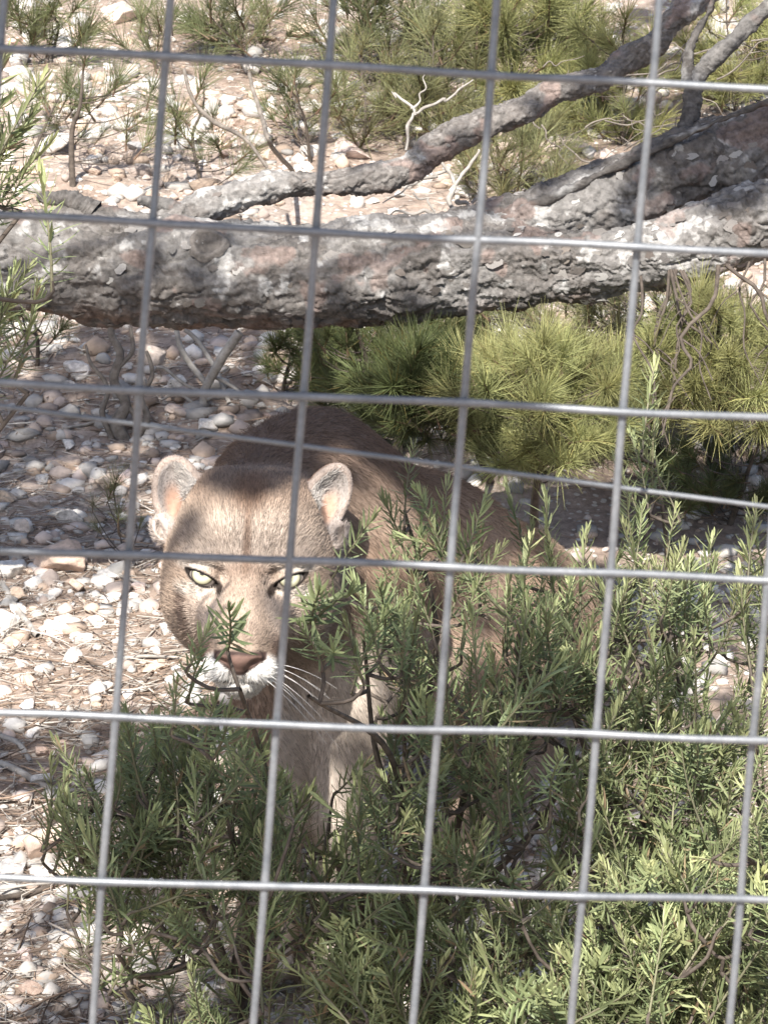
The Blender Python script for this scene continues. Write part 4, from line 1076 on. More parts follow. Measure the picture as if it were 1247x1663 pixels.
# ------------------------------------------------------------------ gravel and litter: too many to count
def scatter_px(n, seed):
    g = np.random.default_rng(seed); out = []
    X = g.uniform(-450, 1700, n); Y = g.uniform(-120, 1900, n)
    v = ((X - CX) / FPX)[:, None] * RGT - ((Y - CY) / FPX)[:, None] * UPV + FWD
    t = np.full(n, 3.0)
    for k in range(40):
        P = CAM + t[:, None] * v; h = P[:, 2] - gz(P[:, 0], P[:, 1]); t = t + h / (-v[:, 2]) * 0.55
    P = CAM + t[:, None] * v
    ok = (t > 2) & (t < 13); return P[ok], t[ok], X[ok], Y[ok], g
import bmesh
def ico1():
    bm = bmesh.new(); bmesh.ops.create_icosphere(bm, subdivisions=1, radius=1.0)
    V = np.array([v.co[:] for v in bm.verts]); F = np.array([[v.index for v in f.verts] for f in bm.faces]); bm.free(); return V, F
IV, IF = ico1()
P, D, X, Y, g = scatter_px(32000, 77)
dens = fbm(P * 2.5, 71, 3); keep = g.random(len(P)) < np.clip(0.62 + dens * 1.6, 0.1, 1); P, D = P[keep], D[keep]
n = len(P)
size = (0.0028 + 0.016 * g.random(n) ** 3.0) * np.clip(D / 4, 0.8, 1.6)
var = [IV * (1 + 0.75 * fbm(IV * 1.9 + k * 9, 81 + k, 2))[:, None] for k in range(12)]
kk = g.integers(12, size=n); th = g.uniform(0, 6.28, n)
base_v = np.array(var)[kk] * np.stack([size * g.uniform(0.8, 1.4, n), size * g.uniform(0.7, 1.1, n), size * g.uniform(0.45, 0.8, n)], 1)[:, None, :]
cth, sth = np.cos(th)[:, None], np.sin(th)[:, None]
GVv = np.stack([base_v[..., 0] * cth - base_v[..., 1] * sth, base_v[..., 0] * sth + base_v[..., 1] * cth, base_v[..., 2] + size[:, None] * 0.2], -1) + P[:, None, :]
GFf = (IF[None] + (np.arange(n) * len(IV))[:, None, None]).reshape(-1, 3)
tc = np.array([TONES['white'], TONES['pink'], TONES['tan'], TONES['grey'], TONES['white']])[g.integers(5, size=n)] * (g.uniform(0.55, 1.08, n) * np.clip(0.95 + 0.9 * fbm(P * 3.1, 55, 3), 0.55, 1.15))[:, None]
gm = mesh('gravel', GVv.reshape(-1, 3), GFf, np.repeat(tc, len(IV), 0), smooth=False)
tag(link('gravel', gm, M['gravel']), 'fine pale limestone gravel scattered over the soil', 'gravel', kind='stuff')

P, D, X, Y, g = scatter_px(48000, 78)
dens = fbm(P * 2.0 + 9, 91, 3) + 0.45 * ((X < 430) & (Y > 500)); keep = g.random(len(P)) < np.clip(0.30 + dens * 1.7, 0.05, 1); P = P[keep]; n = len(P)
bag = Bag(); L = g.uniform(0.012, 0.05, n) + 0.06 * (g.random(n) < 0.08); th = g.normal(0.5, 0.9, n); r = g.uniform(0.0004, 0.0010, n) * (1 + (L > 0.06) * 0.8)
dz = g.normal(0, 0.12, n)
d = np.stack([np.cos(th), np.sin(th), dz], 1) * L[:, None]
s = np.stack([-np.sin(th), np.cos(th), 0 * th], 1) * r[:, None]; u = np.array([0, 0, 1.0])[None] * (r * 1.5)[:, None]
bow = s * g.normal(0, 6, n)[:, None]
lift = np.array([0, 0, 1.0])[None] * g.uniform(0.0, 0.010, n)[:, None]
rings = []
for q, k, w in ((0, 0, 0.8), (0.5, 1, 1), (1, 0, 0.5)):
    c_ = P + d * (q - 0.5) + bow * k + lift
    rings += [c_ - s * w, c_ + s * w, c_ + u * w]
LV = np.stack(rings, 1)
fq = []
for k in (0, 1):
    for j in range(3): fq.append((k * 3 + j, k * 3 + (j + 1) % 3, k * 3 + 3 + (j + 1) % 3, k * 3 + 3 + j))
LF = (np.array(fq)[None] + (np.arange(n) * 9)[:, None, None]).reshape(-1, 4)
lc = np.array([(0.42, 0.37, 0.32), (0.30, 0.22, 0.165), (0.18, 0.135, 0.105), (0.50, 0.46, 0.41)])[g.integers(4, size=n)] * g.uniform(0.7, 1.2, n)[:, None]
lm = mesh('litter', LV.reshape(-1, 3), LF, np.repeat(lc, 9, 0))
tag(link('leaf_litter', lm, M['litter']), 'dry pine needles and twig litter strewn over the soil', 'litter', kind='stuff')

# ------------------------------------------------------------------ dead wood
def stick_thing(name, label, cat, paths, mat, n=20, sides=8, group=None):
    """paths: lists of (px, py, half thickness px, depth or None for lying on the ground)"""
    first = paths[0][0]
    o0 = ground_at(first[0], first[1]) if first[3] is None else at(first[0], first[1], first[3])
    t = thing(name, label, cat, tuple(o0), group)
    for k, pt in enumerate(paths):
        Q = []
        for a, b, c, d in pt:
            if d is None: g_ = ground_at(a, b) + np.array([0, 0, 0.006]); d = vdepth(g_)
            else: g_ = at(a, b, d)
            Q.append([*g_, c / FPX * d])
        S = smooth_path(np.array(Q), n); P_ = S[:, :3] + 0.004 * np.stack([fbm(S[:, :3] * 25, 7 + k + j, 2) for j in range(3)], 1)
        V, F = tube(P_ - o0, np.clip(S[:, 3], 0.0006, 1), sides)
        link('twig' if k else 'stem', mesh('twig', V, F), mat, t)
    return t
GD = lambda x, y: vdepth(ground_at(x, y))
d1 = GD(330, 665)
stick_thing('dead_shrub', 'grey forked dead shrub standing in the shade under the log', 'dead shrub',
    [[(330, 668, 7, d1), (335, 630, 7, d1), (355, 590, 8, d1 - .02), (390, 540, 8, d1 - .04)], [(336, 625, 5, d1), (310, 590, 5, d1), (292, 560, 5, d1), (288, 530, 4, d1)],
     [(372, 655, 4, d1), (350, 600, 4, d1 + .03), (325, 560, 4, d1 + .05), (300, 535, 4, d1 + .05)], [(330, 640, 4, d1), (300, 625, 3, d1), (270, 600, 3, d1), (255, 595, 2, d1)],
     [(345, 610, 3, d1), (380, 630, 3, d1), (400, 655, 2, d1)], [(335, 650, 3, d1), (365, 640, 3, d1 - .04), (420, 650, 2, d1 - .06)], [(320, 660, 3, d1), (290, 640, 3, d1), (262, 650, 2, d1)]], M['pale_twig'])
d2 = GD(200, 715)
stick_thing('dead_stump', 'twisted grey dead stem standing behind the second upright wire', 'dead shrub',
    [[(205, 722, 11, d2), (190, 690, 12, d2), (205, 655, 9, d2), (184, 615, 8, d2), (196, 575, 7, d2), (180, 540, 6, d2), (188, 505, 4, d2)], [(222, 718, 7, d2), (238, 680, 6, d2), (228, 645, 5, d2), (246, 610, 4, d2), (236, 570, 3, d2)], [(180, 712, 5, d2), (166, 670, 5, d2), (176, 630, 4, d2), (150, 590, 3, d2), (140, 560, 2, d2)], [(200, 650, 5, d2), (224, 680, 4, d2), (244, 700, 3, d2)], [(190, 600, 4, d2), (215, 570, 4, d2), (212, 530, 3, d2)]], M['twig'])
for lab, pts in [('pale crooked stick on the ground in the lower left', [(-30, 1230, 5, None), (40, 1265, 6, None), (90, 1290, 5, None), (150, 1290, 3, None)]),
                 ('grey stick pointing down at the left edge beside pale stones', [(5, 955, 5, None), (30, 1000, 6, None), (62, 1040, 5, None)]),
                 ('bent grey stick at the left edge below the fifth level wire', [(-20, 1195, 4, None), (30, 1215, 5, None), (52, 1245, 4, None)]),
                 ('thin dark stick lying among gravel in the lower left', [(-10, 1470, 4, None), (50, 1458, 5, None), (95, 1440, 3, None)]),
                 ('thin pale stick across the shaded ground above the straining wire', [(110, 700, 2, None), (160, 690, 3, None), (210, 668, 2, None)]),
                 ('slender stick lying left of the face below the tan boulder', [(140, 925, 3, None), (190, 940, 3, None), (240, 958, 2, None)]),
                 ('dry stick lying in litter beside the muzzle', [(180, 1085, 2, None), (230, 1072, 3, None), (300, 1075, 2, None)])]:
    stick_thing('stick', lab, 'stick', [pts], M['dark_twig'] if 'dark' in lab else M['pale_twig'])
def rough(pts, k):
    gg = np.random.default_rng(k); o = []
    for (a0, b0, c0, d0), (a1, b1, c1, d1) in zip(pts, pts[1:]):
        for q in (0, 0.33, 0.67): o.append((a0 + (a1 - a0) * q + gg.normal(0, 3), b0 + (b1 - b0) * q + gg.normal(0, 3), (c0 + (c1 - c0) * q) * gg.uniform(0.7, 1.25), d0 + (d1 - d0) * q))
    return o + [pts[-1]]
stick_thing('lichen_twig', 'white lichen covered twigs between the branch and the log', 'twig',
    [rough(p, i) for i, p in enumerate([[(748, 378, 5, 4.15), (736, 335, 5, 4.15), (738, 300, 4, 4.15), (715, 262, 2, 4.15)], [(736, 345, 5, 4.15), (712, 350, 5, 4.15), (690, 342, 3, 4.15), (630, 352, 1, 4.15)], [(742, 318, 4, 4.15), (765, 330, 4, 4.15), (790, 318, 1, 4.15)], [(725, 280, 3, 4.15), (700, 285, 3, 4.15), (660, 300, 2, 4.15), (620, 330, 1, 4.15)], [(738, 305, 3, 4.15), (760, 270, 3, 4.15), (775, 240, 1, 4.15)], [(710, 348, 3, 4.15), (690, 320, 2, 4.15), (672, 312, 1, 4.15)], [(700, 285, 2, 4.15), (688, 262, 2, 4.15), (660, 258, 1, 4.15)]])], M['pale_twig'], n=40)
stick_thing('forked_twig', 'bare white forked twig above the lichen covered branch', 'twig',
    [rough(p, 20 + i) for i, p in enumerate([[(660, 240, 3, 4.3), (668, 190, 3, 4.3), (690, 175, 3, 4.3), (725, 162, 3, 4.3), (768, 128, 1, 4.3)], [(672, 180, 2, 4.3), (650, 160, 2, 4.3), (636, 150, 1, 4.3)], [(672, 180, 2, 4.3), (684, 150, 2, 4.3), (690, 120, 1, 4.3)]])], M['pale_twig'], n=36)
stick_thing('bare_sapling', 'thin curved bare stem on the slope beside the top left seedlings', 'twig',
    [[(478, 285, 4, None), (440, 235, 4, 5.2), (425, 190, 4, 5.25), (405, 120, 3, 5.3)], [(435, 270, 3, 5.1), (400, 228, 3, 5.1), (345, 195, 4, 5.1), (315, 165, 3, 5.1), (298, 110, 3, 5.1)]], M['twig'])
tw = []
g = np.random.default_rng(5)
for k in range(13):
    x = g.uniform(1040, 1290); y = 445 - (x - 1040) * 0.12; p = []; d_ = g.uniform(3.60, 3.72); vx = g.normal(0, 14)
    th_ = g.uniform(1.6, 4.6); nn = g.integers(5, 8)
    for j in range(nn):
        p.append((x, y, th_ * (1 - j / nn * 0.65), d_)); x += vx + g.normal(0, 24); y += g.uniform(30, 62); vx *= 0.85
    tw.append(p)
    if g.random() < 0.8:
        j = g.integers(1, nn - 2); q = p[j]; s = g.choice([-1, 1])
        tw.append([(q[0], q[1], th_ * 0.5, d_), (q[0] + s * 28, q[1] + 25, th_ * 0.4, d_), (q[0] + s * 50, q[1] + 70, th_ * 0.25, d_)])
stick_thing('bare_twigs', 'tangle of dark bare twigs hanging under the log at the right', 'twig', tw, M['dark_twig'], n=16, sides=6)
tw = []
for k in range(44):
    x, y = g.uniform(860, 1240), g.uniform(60, 330); a = g.normal(-0.5, 0.9); l = g.uniform(60, 170); d_ = g.uniform(4.1, 4.6); t0 = g.uniform(0.9, 2.0)
    p = [(x + l * q * math.cos(a) + g.normal(0, 5), y + l * q * math.sin(a) * 0.7 + g.normal(0, 5), t0 * (1 - 0.7 * q), d_) for q in np.linspace(0, 1, 6)]
    tw.append(p)
stick_thing('twig_tangle', 'tangle of dry grey twigs behind the fork of the log', 'twig', tw, M['twig'], n=16, sides=5)

# ------------------------------------------------------------------ fence
HM = np.array([269.73068688, 19.89006633, -0.14903209, 15.00752948, -273.44246766, 76.40189316, 0.0048420028, -0.0030487167, 1.0]).reshape(3, 3)
LEAN = math.radians(9)
f_up = np.array([0, math.sin(LEAN), math.cos(LEAN)]); f_p = at(CX, CY, 0.9); f_n = np.cross(RGT, f_up)
def fence_pt(i, j, off=0.0):
    q = HM @ np.array([i, -j, 1.0]); v = ray(q[0] / q[2], q[1] / q[2])
    t = ((f_p - CAM) @ f_n) / (v @ f_n); return CAM + v * t - f_n * off * np.sign(f_n @ FWD)
I0, I1, J0, J1 = -9, 14, -12, 13
fb = fence_pt(2.5, J1)
fence = thing('wire_fence', 'galvanised welded wire mesh fence in front of the puma', 'fence', tuple(fb))
g = np.random.default_rng(9)
WR = 0.00120
def wire(idx, vertical):
    t = np.arange(J0, J1 + 1e-6, 1 / 10) if vertical else np.arange(I0, I1 + 1e-6, 1 / 10)
    ph = g.uniform(0, 6.28, 2); amp = g.uniform(0.002, 0.006)
    P_ = []; rr = []
    for k in t:
        wob = amp * (math.sin(k * 1.7 + ph[0]) + 0.6 * math.sin(k * 3.9 + ph[1]))
        dz = 0.0012 * math.sin(k * 2.3 + ph[1])
        P_.append(fence_pt(idx + wob, k, -WR * 0.85 + dz) if vertical else fence_pt(k, idx + wob, WR * 0.85 + dz))
        near = abs(k - round(k)) < 0.02
        rr.append(WR * (1.0 + 0.025 * math.sin(k * 9 + ph[0]) + (0.15 if near else 0)))
    V, F = tube(np.array(P_) - fb, np.array(rr), 12)
    link('wire', mesh('wire', V, F), M['wire'], fence)
for i in range(I0, I1 + 1): wire(i, True)
for j in range(J0, J1 + 1): wire(j, False)
a, b = at(-700, 566, 0.955), at(1950, 914, 0.955)
tt = np.linspace(0, 1, 40)[:, None]
V, F = tube(a + (b - a) * tt - np.array([0, 0, 0.0004]) * (4 * tt * (1 - tt)), 0.00080, 10)
tag(link('straining_wire', mesh('straining_wire', V, F), M['wire']), 'thin straight straining wire slanting down to the right behind the mesh', 'wire')

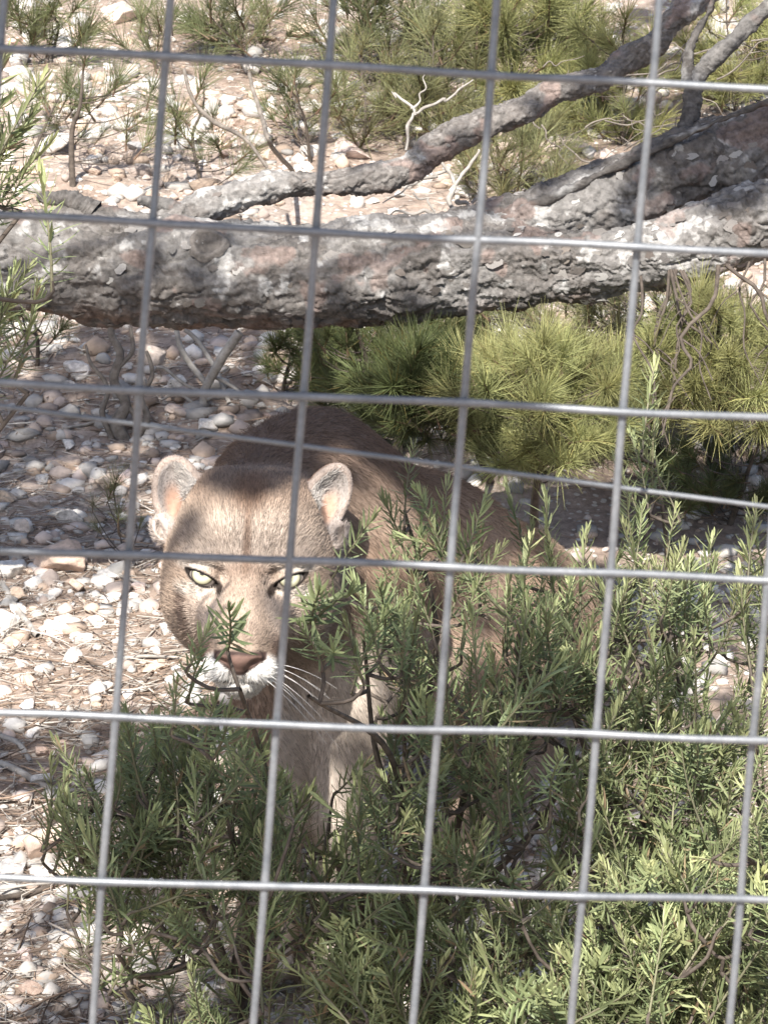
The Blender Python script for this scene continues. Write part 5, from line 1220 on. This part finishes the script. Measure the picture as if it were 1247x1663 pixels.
# ------------------------------------------------------------------ unseen pine boughs added overhead, tufts laid out to cast the dappled shade
# tuft centres in centimetres (x, y, z)
SHADE_CROWN = """-108,309,235 -60,114,235 -105,285,235 -105,282,235 -60,117,235 -93,168,235 -93,165,235 -90,135,235 -60,120,235 -102,258,235 -102,255,235 -102,252,235 -93,171,235 -90,138,235 -57,123,235 -105,297,235 -105,294,235 -105,291,235 -105,288,235 -102,264,235 -102,261,235 -93,174,235 -90,141,235 -57,120,235 -102,273,235 -102,267,235 -93,177,235 -105,315,235 -105,303,235 -105,300,235 -102,276,235 -102,270,235 -105,312,235 -105,309,235 -105,306,235 -102,285,235 -102,279,235 -99,255,235 -84,108,235 -102,294,235 -102,291,235 -102,288,235 -57,117,235 -99,261,235 -99,258,235 -90,168,235 -84,114,235 -84,111,235 -102,309,235 -102,300,235 -102,297,235 -102,282,235 -99,267,235 -99,264,235 -90,174,235 -90,171,235 -102,306,235 -102,303,235 -99,273,235 -99,270,235 -90,177,235 -102,315,235 -99,285,235 -99,282,235 -99,279,235 -99,276,235 -90,180,235 -102,312,235 -99,291,235 -96,261,235 -96,258,235 -96,255,235 -99,309,235 -99,300,235 -99,297,235 -99,294,235 -99,288,235 -96,267,235 -87,168,235 -87,165,235 -54,123,235 -99,306,235 -99,303,235 -96,270,235 -96,264,235 -87,174,235 -87,171,235 -84,135,235 -81,111,235 -54,120,235 -96,285,235 -96,282,235 -96,279,235 -96,276,235 -96,273,235 -87,177,235 -84,138,235 -81,114,235 -99,312,235 -96,291,235 -96,288,235 -87,180,235 -84,141,235 -96,300,235 -96,297,235 -96,294,235 -93,261,235 -93,258,235 -93,255,235 -96,309,235 -96,306,235 -96,303,235 -84,165,235 -93,276,235 -93,273,235 -93,264,235 -84,171,235 -84,168,235 -81,132,235 -93,291,235 -93,288,235 -93,285,235 -93,282,235 -93,279,235 -84,177,235 -84,174,235 -81,138,235 -81,135,235 -78,108,235 -93,300,235 -93,297,235 -93,294,235 -90,258,235 -90,255,235 -66,117,235 -66,111,235 -78,111,235 -93,312,235 -93,309,235 -93,306,235 -93,303,235 -90,261,235 -78,114,235 -90,315,235 -90,276,235 -90,267,235 -90,264,235 -66,114,235 -90,288,235 -90,285,235 -90,282,235 -90,279,235 -63,114,235 -81,171,235 -81,168,235 -90,309,235 -90,306,235 -90,297,235 -90,294,235 -90,291,235 -81,174,235 -63,108,235 -90,312,235 -90,303,235 -90,300,235 -81,177,235 -81,165,235 -63,111,235 -75,108,235 -90,327,235 -90,324,235 -90,321,235 -87,264,235 -87,261,235 -87,258,235 -87,255,235 -63,105,235 -90,330,235 -87,282,235 -87,279,235 -87,276,235 -81,162,235 -63,102,235 -75,114,235 -75,111,235 -87,294,235 -87,291,235 -87,288,235 -87,285,235 -60,102,235 -87,318,235 -87,315,235 -84,300,235 -87,300,235 -87,312,235 -87,309,235 -87,306,235 -87,303,235 -87,297,235 -78,168,235 -78,165,235 -78,144,235 -87,324,235 -84,297,235 -84,261,235 -78,180,235 -78,177,235 -78,174,235 -78,171,235 -60,105,235 -60,99,235 -84,264,235 -84,258,235 -78,183,235 -60,108,235 -78,156,235 -87,327,235 -84,291,235 -84,288,235 -84,285,235 -84,282,235 -75,144,235 -60,96,235 -72,108,235 -84,318,235 -84,315,235 -84,312,235 -84,309,235 -84,306,235 -84,294,235 -84,279,235 -60,111,235 -75,141,235 -72,111,235 -81,306,235 -81,303,235 -84,321,235 -81,297,235 -84,303,235 -81,267,235 -81,258,235 -75,168,235 -75,165,235 -81,300,235 -81,294,235 -81,273,235 -81,270,235 -81,264,235 -81,261,235 -81,255,235 -75,177,235 -75,174,235 -84,327,235 -84,324,235 -81,291,235 -81,288,235 -81,285,235 -81,279,235 -81,276,235 -75,183,235 -57,111,235 -75,156,235 -75,147,235 -63,243,235 -81,309,235 -81,282,235 -57,108,235 -72,141,235 -81,327,235 -81,324,235 -81,321,235 -81,318,235 -78,300,235 -75,162,235 -57,105,235 -72,153,235 -78,306,235 -78,303,235 -81,312,235 -72,138,235 -81,315,235 -78,291,235 -78,279,235 -78,276,235 -57,102,235 -57,99,235 -57,96,235 -78,312,235 -78,309,235 -78,294,235 -78,297,235 -78,288,235 -78,285,235 -78,282,235 -72,183,235 -72,180,235 -72,144,235 -60,246,235 -78,324,235 -78,321,235 -78,315,235 -54,114,235 -72,177,235 -69,138,235 -72,135,235 -69,132,235 -57,93,235 -69,129,235 -75,300,235 -75,297,235 -75,294,235 -69,144,235 -69,141,235 -69,135,235 -78,327,235 -75,279,235 -54,117,235 -75,315,235 -75,312,235 -75,309,235 -75,303,235 -75,291,235 -75,288,235 -75,285,235 -54,111,235 -72,171,235 -75,324,235 -75,321,235 -75,318,235 -75,306,235 -75,282,235 -51,111,235 -51,108,235 -69,174,235 -69,147,235 -54,99,235 -72,303,235 -54,93,235 -72,300,235 -72,297,235 -72,294,235 -72,288,235 -72,285,235 -72,282,235 -72,279,235 -69,177,235 -72,309,235 -72,306,235 -72,318,235 -72,315,235 -72,312,235 -72,291,235 -66,150,235 -72,327,235 -72,324,235 -72,321,235 -69,183,235 -51,105,235 -51,114,235 -54,246,235 -69,315,235 -69,312,235 -69,306,235 -69,303,235 -51,123,235 -51,120,235 -66,183,235 -69,300,235 -69,285,235 -66,186,235 -48,105,235 -66,180,235 -51,117,235 -66,171,235 -66,153,235 -66,147,235 -69,324,235 -69,321,235 -69,318,235 -69,309,235 -69,297,235 -69,294,235 -69,291,235 -69,288,235 -69,282,235 -69,279,235 -69,273,235 -51,102,235 -51,99,235 -51,96,235 -63,132,235 -69,327,235 -48,102,235 -66,168,235 -66,165,235 -69,330,235 -48,162,235 -47,163,240 -48,159,235 -47,160,240 -48,156,235 -47,157,240 -66,309,235 -66,303,235 -66,300,235 -66,279,235 -45,117,235 -44,118,240 -45,108,235 -45,105,235 -63,180,235 -63,159,235 -63,147,235 -66,321,235 -66,318,235 -66,315,235 -66,297,235 -66,294,235 -66,291,235 -66,288,235 -66,285,235 -66,282,235 -66,276,235 -66,273,235 -65,274,240 -48,114,235 -63,165,235 -51,240,235 -66,330,235 -66,324,235 -51,177,235 -50,178,240 -51,174,235 -50,175,240 -63,177,235 -63,156,235 -66,327,235 -63,303,235 -48,177,235 -47,178,240 -48,174,235 -47,175,240 -48,171,235 -47,172,240 -63,183,235 -45,102,235 -63,174,235 -63,153,235 -48,96,235 -60,144,235 -66,312,235 -63,300,235 -63,297,235 -63,168,235 -48,99,235 -60,135,235 -63,306,235 -63,315,235 -63,312,235 -63,309,235 -63,294,235 -63,291,235 -63,288,235 -63,285,235 -63,282,235 -45,162,235 -44,163,240 -45,159,235 -44,160,240 -45,156,235 -44,157,240 -60,183,235 -48,93,235 -63,330,235 -60,306,235 -63,318,235 -45,165,235 -44,166,240 -60,189,235 -60,186,235 -63,327,235 -63,324,235 -63,321,235 -48,168,235 -47,169,240 -45,168,235 -44,169,240 -60,159,235 -48,87,235 -48,180,235 -47,181,240 -45,177,235 -44,178,240 -45,174,235 -44,175,240 -45,171,235 -44,172,240 -60,321,235 -60,318,235 -60,312,235 -60,309,235 -60,303,235 -60,300,235 -60,294,235 -60,297,235 -60,291,235 -60,288,235 -45,180,235 -44,181,240 -60,330,235 -60,324,235 -60,315,235 -48,84,235 -60,327,235 -45,99,235 -57,303,235 -42,162,235 -41,163,240 -42,159,235 -41,160,240 -42,156,235 -41,157,240 -45,120,235 -44,121,240 -42,165,235 -41,166,240 -45,96,235 -45,93,235 -57,294,235 -56,295,240 -45,183,235 -44,184,240 -42,180,235 -41,181,240 -42,177,235 -41,178,240 -42,174,235 -41,175,240 -42,171,235 -41,172,240 -42,168,235 -41,169,240 -45,90,235 -57,291,235 -56,292,240 -42,105,235 -42,135,235 -42,108,235 -42,102,235 -41,103,240 -45,87,235 -54,297,235 -53,298,240 -42,183,235 -41,184,240 -54,294,235 -53,295,240 -42,129,235 -41,130,240 -42,99,235 -54,291,235 -51,291,235 -39,183,235 -38,184,240 -39,180,235 -38,181,240 -39,177,235 -38,178,240 -39,174,235 -38,175,240 -39,171,235 -38,172,240 -51,300,235 -50,301,240 -42,120,235 -48,279,235 -47,280,240 -42,87,235 -48,300,235 -51,288,235 -50,289,240 -42,126,235 -39,105,235 -42,96,235 -48,276,235 -42,117,235 -42,90,235 -42,84,235 -39,126,235 -45,123,235 -45,276,235 -45,279,235 -36,183,235 -35,184,240 -36,180,235 -35,181,240 -36,177,235 -35,178,240 -36,174,235 -35,175,240 -42,81,235 -45,273,235 -44,274,240 -42,123,235 -36,186,235 -35,187,240 -36,144,235 -39,99,235 -39,96,235 -39,234,235 -38,235,240 -39,90,235 -39,216,235 -38,217,240 -39,123,235 -39,87,235 -39,84,235 -36,105,235 -39,81,235 -36,213,235 -36,216,235 -33,183,235 -32,184,240 -33,180,235 -32,181,240 -33,177,235 -32,178,240 -39,138,235 -36,102,235 -45,126,235 -33,186,235 -32,187,240 -33,174,235 -32,175,240 -39,129,235 -33,237,235 -30,117,235 -36,99,235 -36,231,235 -36,147,235 -36,126,235 -39,135,235 -39,132,235 -36,96,235 -36,129,235 -36,276,235 -30,111,235 -36,84,235 -33,207,235 -30,183,235 -29,184,240 -30,180,235 -29,181,240 -30,177,235 -29,178,240 -30,174,235 -29,175,240 -30,123,235 -33,150,235 -33,120,235 -33,102,235 -33,105,235 -30,186,235 -29,187,240 -33,96,235 -27,153,235 -26,154,240 -33,153,235 -33,93,235 -33,99,235 -27,240,235 -30,207,235 -27,147,235 -26,148,240 -27,150,235 -26,151,240 -27,126,235 -30,120,235 -30,114,235 -30,108,235 -33,90,235 -24,264,235 -27,156,235 -30,156,235 -33,87,235 -27,213,235 -30,192,235 -29,193,240 -30,105,235 -33,84,235 -27,210,235 -33,276,235 -32,277,240 -27,189,235 -26,190,240 -27,183,235 -26,184,240 -30,102,235 -33,273,235 -32,274,240 -27,192,235 -26,193,240 -27,186,235 -26,187,240 -27,177,235 -26,178,240 -27,123,235 -27,117,235 -27,114,235 -27,180,235 -26,181,240 -24,147,235 -23,148,240 -24,144,235 -23,145,240 -27,111,235 -30,99,235 -30,96,235 -30,93,235 -30,273,235 -29,274,240 -27,120,235 -27,108,235 -30,90,235 -24,207,235 -24,150,235 -23,151,240 -24,120,235 -27,105,235 -30,270,235 -29,271,240 -24,192,235 -23,193,240 -24,189,235 -23,190,240 -24,186,235 -23,187,240 -24,183,235 -23,184,240 -27,102,235 -27,159,235 -24,117,235 -27,99,235 -24,195,235 -23,196,240 -24,180,235 -23,181,240 -30,153,235 -21,144,235 -20,145,240 -21,228,235 -21,147,235 -20,148,240 -24,111,235 -24,165,235 -21,192,235 -20,193,240 -21,150,235 -21,189,235 -20,190,240 -21,186,235 -20,187,240 -21,183,235 -20,184,240 -21,123,235 -21,120,235 -24,159,235 -24,108,235 -21,117,235 -21,171,235 -21,114,235 -21,168,235 -21,111,235 -18,159,235 -17,160,240 -24,156,235 -18,192,235 -18,189,235 -17,190,240 -21,162,235 -21,108,235 -18,186,235 -17,187,240 -18,183,235 -17,184,240 -21,105,235 -18,129,235 -24,153,235 -18,156,235 -17,157,240 -18,153,235 -17,154,240 -18,144,235 -18,123,235 -18,117,235 -21,99,235 -18,267,235 -18,114,235 -18,264,235 -18,120,235 -6,276,235 -15,162,235 -15,141,235 -18,147,235 -18,108,235 -21,159,235 -21,153,235 -15,135,235 -15,132,235 -18,171,235 -18,111,235 -21,156,235 -15,264,235 -15,129,235 -15,120,235 -21,102,235 -15,267,235 -18,105,235 -3,279,235 -2,280,240 -12,264,235 -15,126,235 -18,102,235 -18,99,235 -18,96,235 -12,195,235 -12,162,235 0,429,235 -12,267,235 -15,111,235 0,282,235 1,283,240 -9,195,235 -9,267,235 -9,264,235 -15,114,235 0,279,235 1,280,240 6,441,235 7,442,240 -12,126,235 -15,102,235 9,444,235 10,445,240 -6,267,235 9,447,235 10,448,240 3,282,235 4,283,240 12,453,235 3,285,235 12,447,235 13,448,240 -6,168,235 -3,270,235 -3,267,235 15,456,235 16,457,240 6,288,235 7,289,240 6,285,235 7,286,240 6,282,235 7,283,240 12,444,235 13,445,240 -6,171,235 -6,159,235 -9,129,235 18,462,235 19,463,240 -3,198,235 0,270,235 -6,162,235 18,447,235 19,448,240 21,510,235 22,511,240 18,474,235 19,475,240 6,267,235 -3,168,235 21,513,235 22,514,240 9,288,235 10,289,240 9,285,235 10,286,240 18,456,235 19,457,240 -3,165,235 24,510,235 25,511,240 -3,159,235 21,459,235 22,460,240 6,264,235 7,265,240 -6,126,235 27,522,235 28,523,240 27,519,235 28,520,240 24,516,235 25,517,240 24,513,235 25,514,240 21,462,235 22,463,240 27,528,235 28,529,240 24,486,235 25,487,240 24,465,235 27,513,235 28,514,240 12,291,235 13,292,240 12,288,235 13,289,240 21,447,235 22,448,240 9,267,235 10,268,240 0,252,235 24,483,235 25,484,240 9,264,235 10,265,240 9,261,235 10,262,240 0,168,235 30,528,235 31,529,240 30,522,235 31,523,240 12,294,235 13,295,240 24,450,235 9,270,235 9,258,235 10,259,240 0,165,235 27,489,235 28,490,240 33,531,235 34,532,240 15,294,235 16,295,240 27,462,235 27,480,235 15,318,235 16,319,240 15,297,235 16,298,240 15,291,235 16,292,240 27,477,235 28,478,240 27,465,235 28,466,240 30,492,235 12,270,235 12,264,235 13,265,240 30,480,235 31,481,240 12,261,235 13,262,240 33,507,235 34,508,240 30,465,235 12,267,235 13,268,240 12,258,235 13,259,240 0,186,235 12,255,235 0,189,235 12,252,235 15,270,235 16,271,240 15,267,235 16,268,240 15,264,235 16,265,240 15,261,235 16,262,240 15,258,235 16,259,240 -3,126,235 15,255,235 16,256,240 15,252,235 16,253,240 3,189,235 18,267,235 19,268,240 18,270,235 19,271,240 3,186,235 18,264,235 19,265,240 6,189,235 18,261,235 19,262,240 6,186,235 18,258,235 18,255,235 19,256,240 18,252,235 19,253,240 21,267,235 22,268,240 21,270,235 22,271,240 21,264,235 22,265,240 6,156,235 21,261,235 22,262,240 21,255,235 22,256,240 9,159,235 21,273,235 22,274,240 21,252,235 9,156,235 24,270,235 25,271,240 24,273,235 25,274,240 24,267,235 25,268,240 24,264,235 25,265,240 21,258,235 24,282,235 21,279,235 24,258,235 25,259,240 24,279,235 24,255,235 25,256,240 24,252,235 27,273,235 28,274,240 27,267,235 28,268,240 27,264,235 28,265,240 27,258,235 27,255,235 -24,46,205 -26,35,205 -24,44,205 -26,33,205 -24,42,205 -26,31,205 -24,40,205 -22,48,205 -26,29,205 -24,37,205 -22,46,205 -24,35,205 -22,44,205 -24,33,205 -22,42,205 -24,31,205 -22,40,205 -20,48,205 -22,37,205 -20,46,205 -22,35,205 -20,44,205 -22,33,205 -20,42,205 -22,31,205 -20,40,205 -18,48,205 -20,37,205 -18,46,205 -20,35,205 -18,44,205 -20,33,205 -18,42,205 -20,31,205 -18,40,205 -20,29,205 -15,48,205 -18,37,205 -15,46,205 -18,35,205 -15,44,205 -18,33,205 -18,31,205 -15,40,205 -18,29,205 -13,48,205 -13,46,205 -15,35,205 -13,44,205 -15,33,205 -13,42,205 -15,31,205 -13,40,205 -15,29,205 -11,48,205 -13,37,205 -11,46,205 -13,35,205 -11,44,205 -13,33,205 -11,42,205 -13,31,205 -11,40,205 -9,48,205 -11,37,205 -9,46,205 -11,35,205 -9,42,205 -9,40,205 -7,48,205 -9,37,205 -7,46,205 -7,44,205 -7,42,205 -4,48,205 -4,46,205"""
SH = [np.array([float(v) / 100 for v in q.split(',')]) for q in SHADE_CROWN.split()]
V_, F_ = [], []
bagc = Bag()
for p_ in SH:
    me = R.choice(TUFT['big']); n_ = len(me.vertices); co = np.empty(n_ * 3, np.float32); me.vertices.foreach_get('co', co); co = co.reshape(-1, 3)
    fa = np.empty(len(me.polygons) * 4, np.int32); me.polygons.foreach_get('vertices', fa); fa = fa.reshape(-1, 4)
    p_ = p_ + np.array([R.uniform(-.01, .01), R.uniform(-.01, .01), R.uniform(-.04, .04)])
    rm = np.array(Vector((R.uniform(-1, 1), R.uniform(-1, 1), R.uniform(-.2, .6))).to_track_quat('Z', 'Y').to_matrix())
    bagc.add(co @ rm.T * R.uniform(0.9, 1.1) * 0.25 + p_ - log_loc, fa, (0.07, 0.11, 0.04))
cm = bagc.mesh('shade_crown')
tag(link('shade_crown', cm, M['pine'], pine), kind='stuff')
SHa = np.array(SH); b = Bag()
e0 = trunkV[0][:190].mean(0)
mainc = smooth_path([e0, e0 + np.array([-0.5, -0.3, 0.5]), np.array([-1.7, 2.3, 1.9]), np.array([-1.6, 1.2, 2.55]), np.array([-1.2, 0.0, 2.7])], 60)
V, F = tube(mainc - log_loc, np.linspace(0.07, 0.02, 60), 14); b.add(V, F)
for p_ in SHa[::14]:
    a = mainc[30 + int(np.argmin(np.linalg.norm(mainc[30:] - p_, axis=1)))]
    V, F = tube(smooth_path([a, (a + p_) / 2 + np.array([0, 0, 0.06]), p_], 8) - log_loc, np.linspace(0.005, 0.002, 8), 5); b.add(V, F)
link('shade_crown_limb', b.mesh('shade_crown_limb'), M['twig'], pine)  # limb added to join the unseen tufts to the trunk
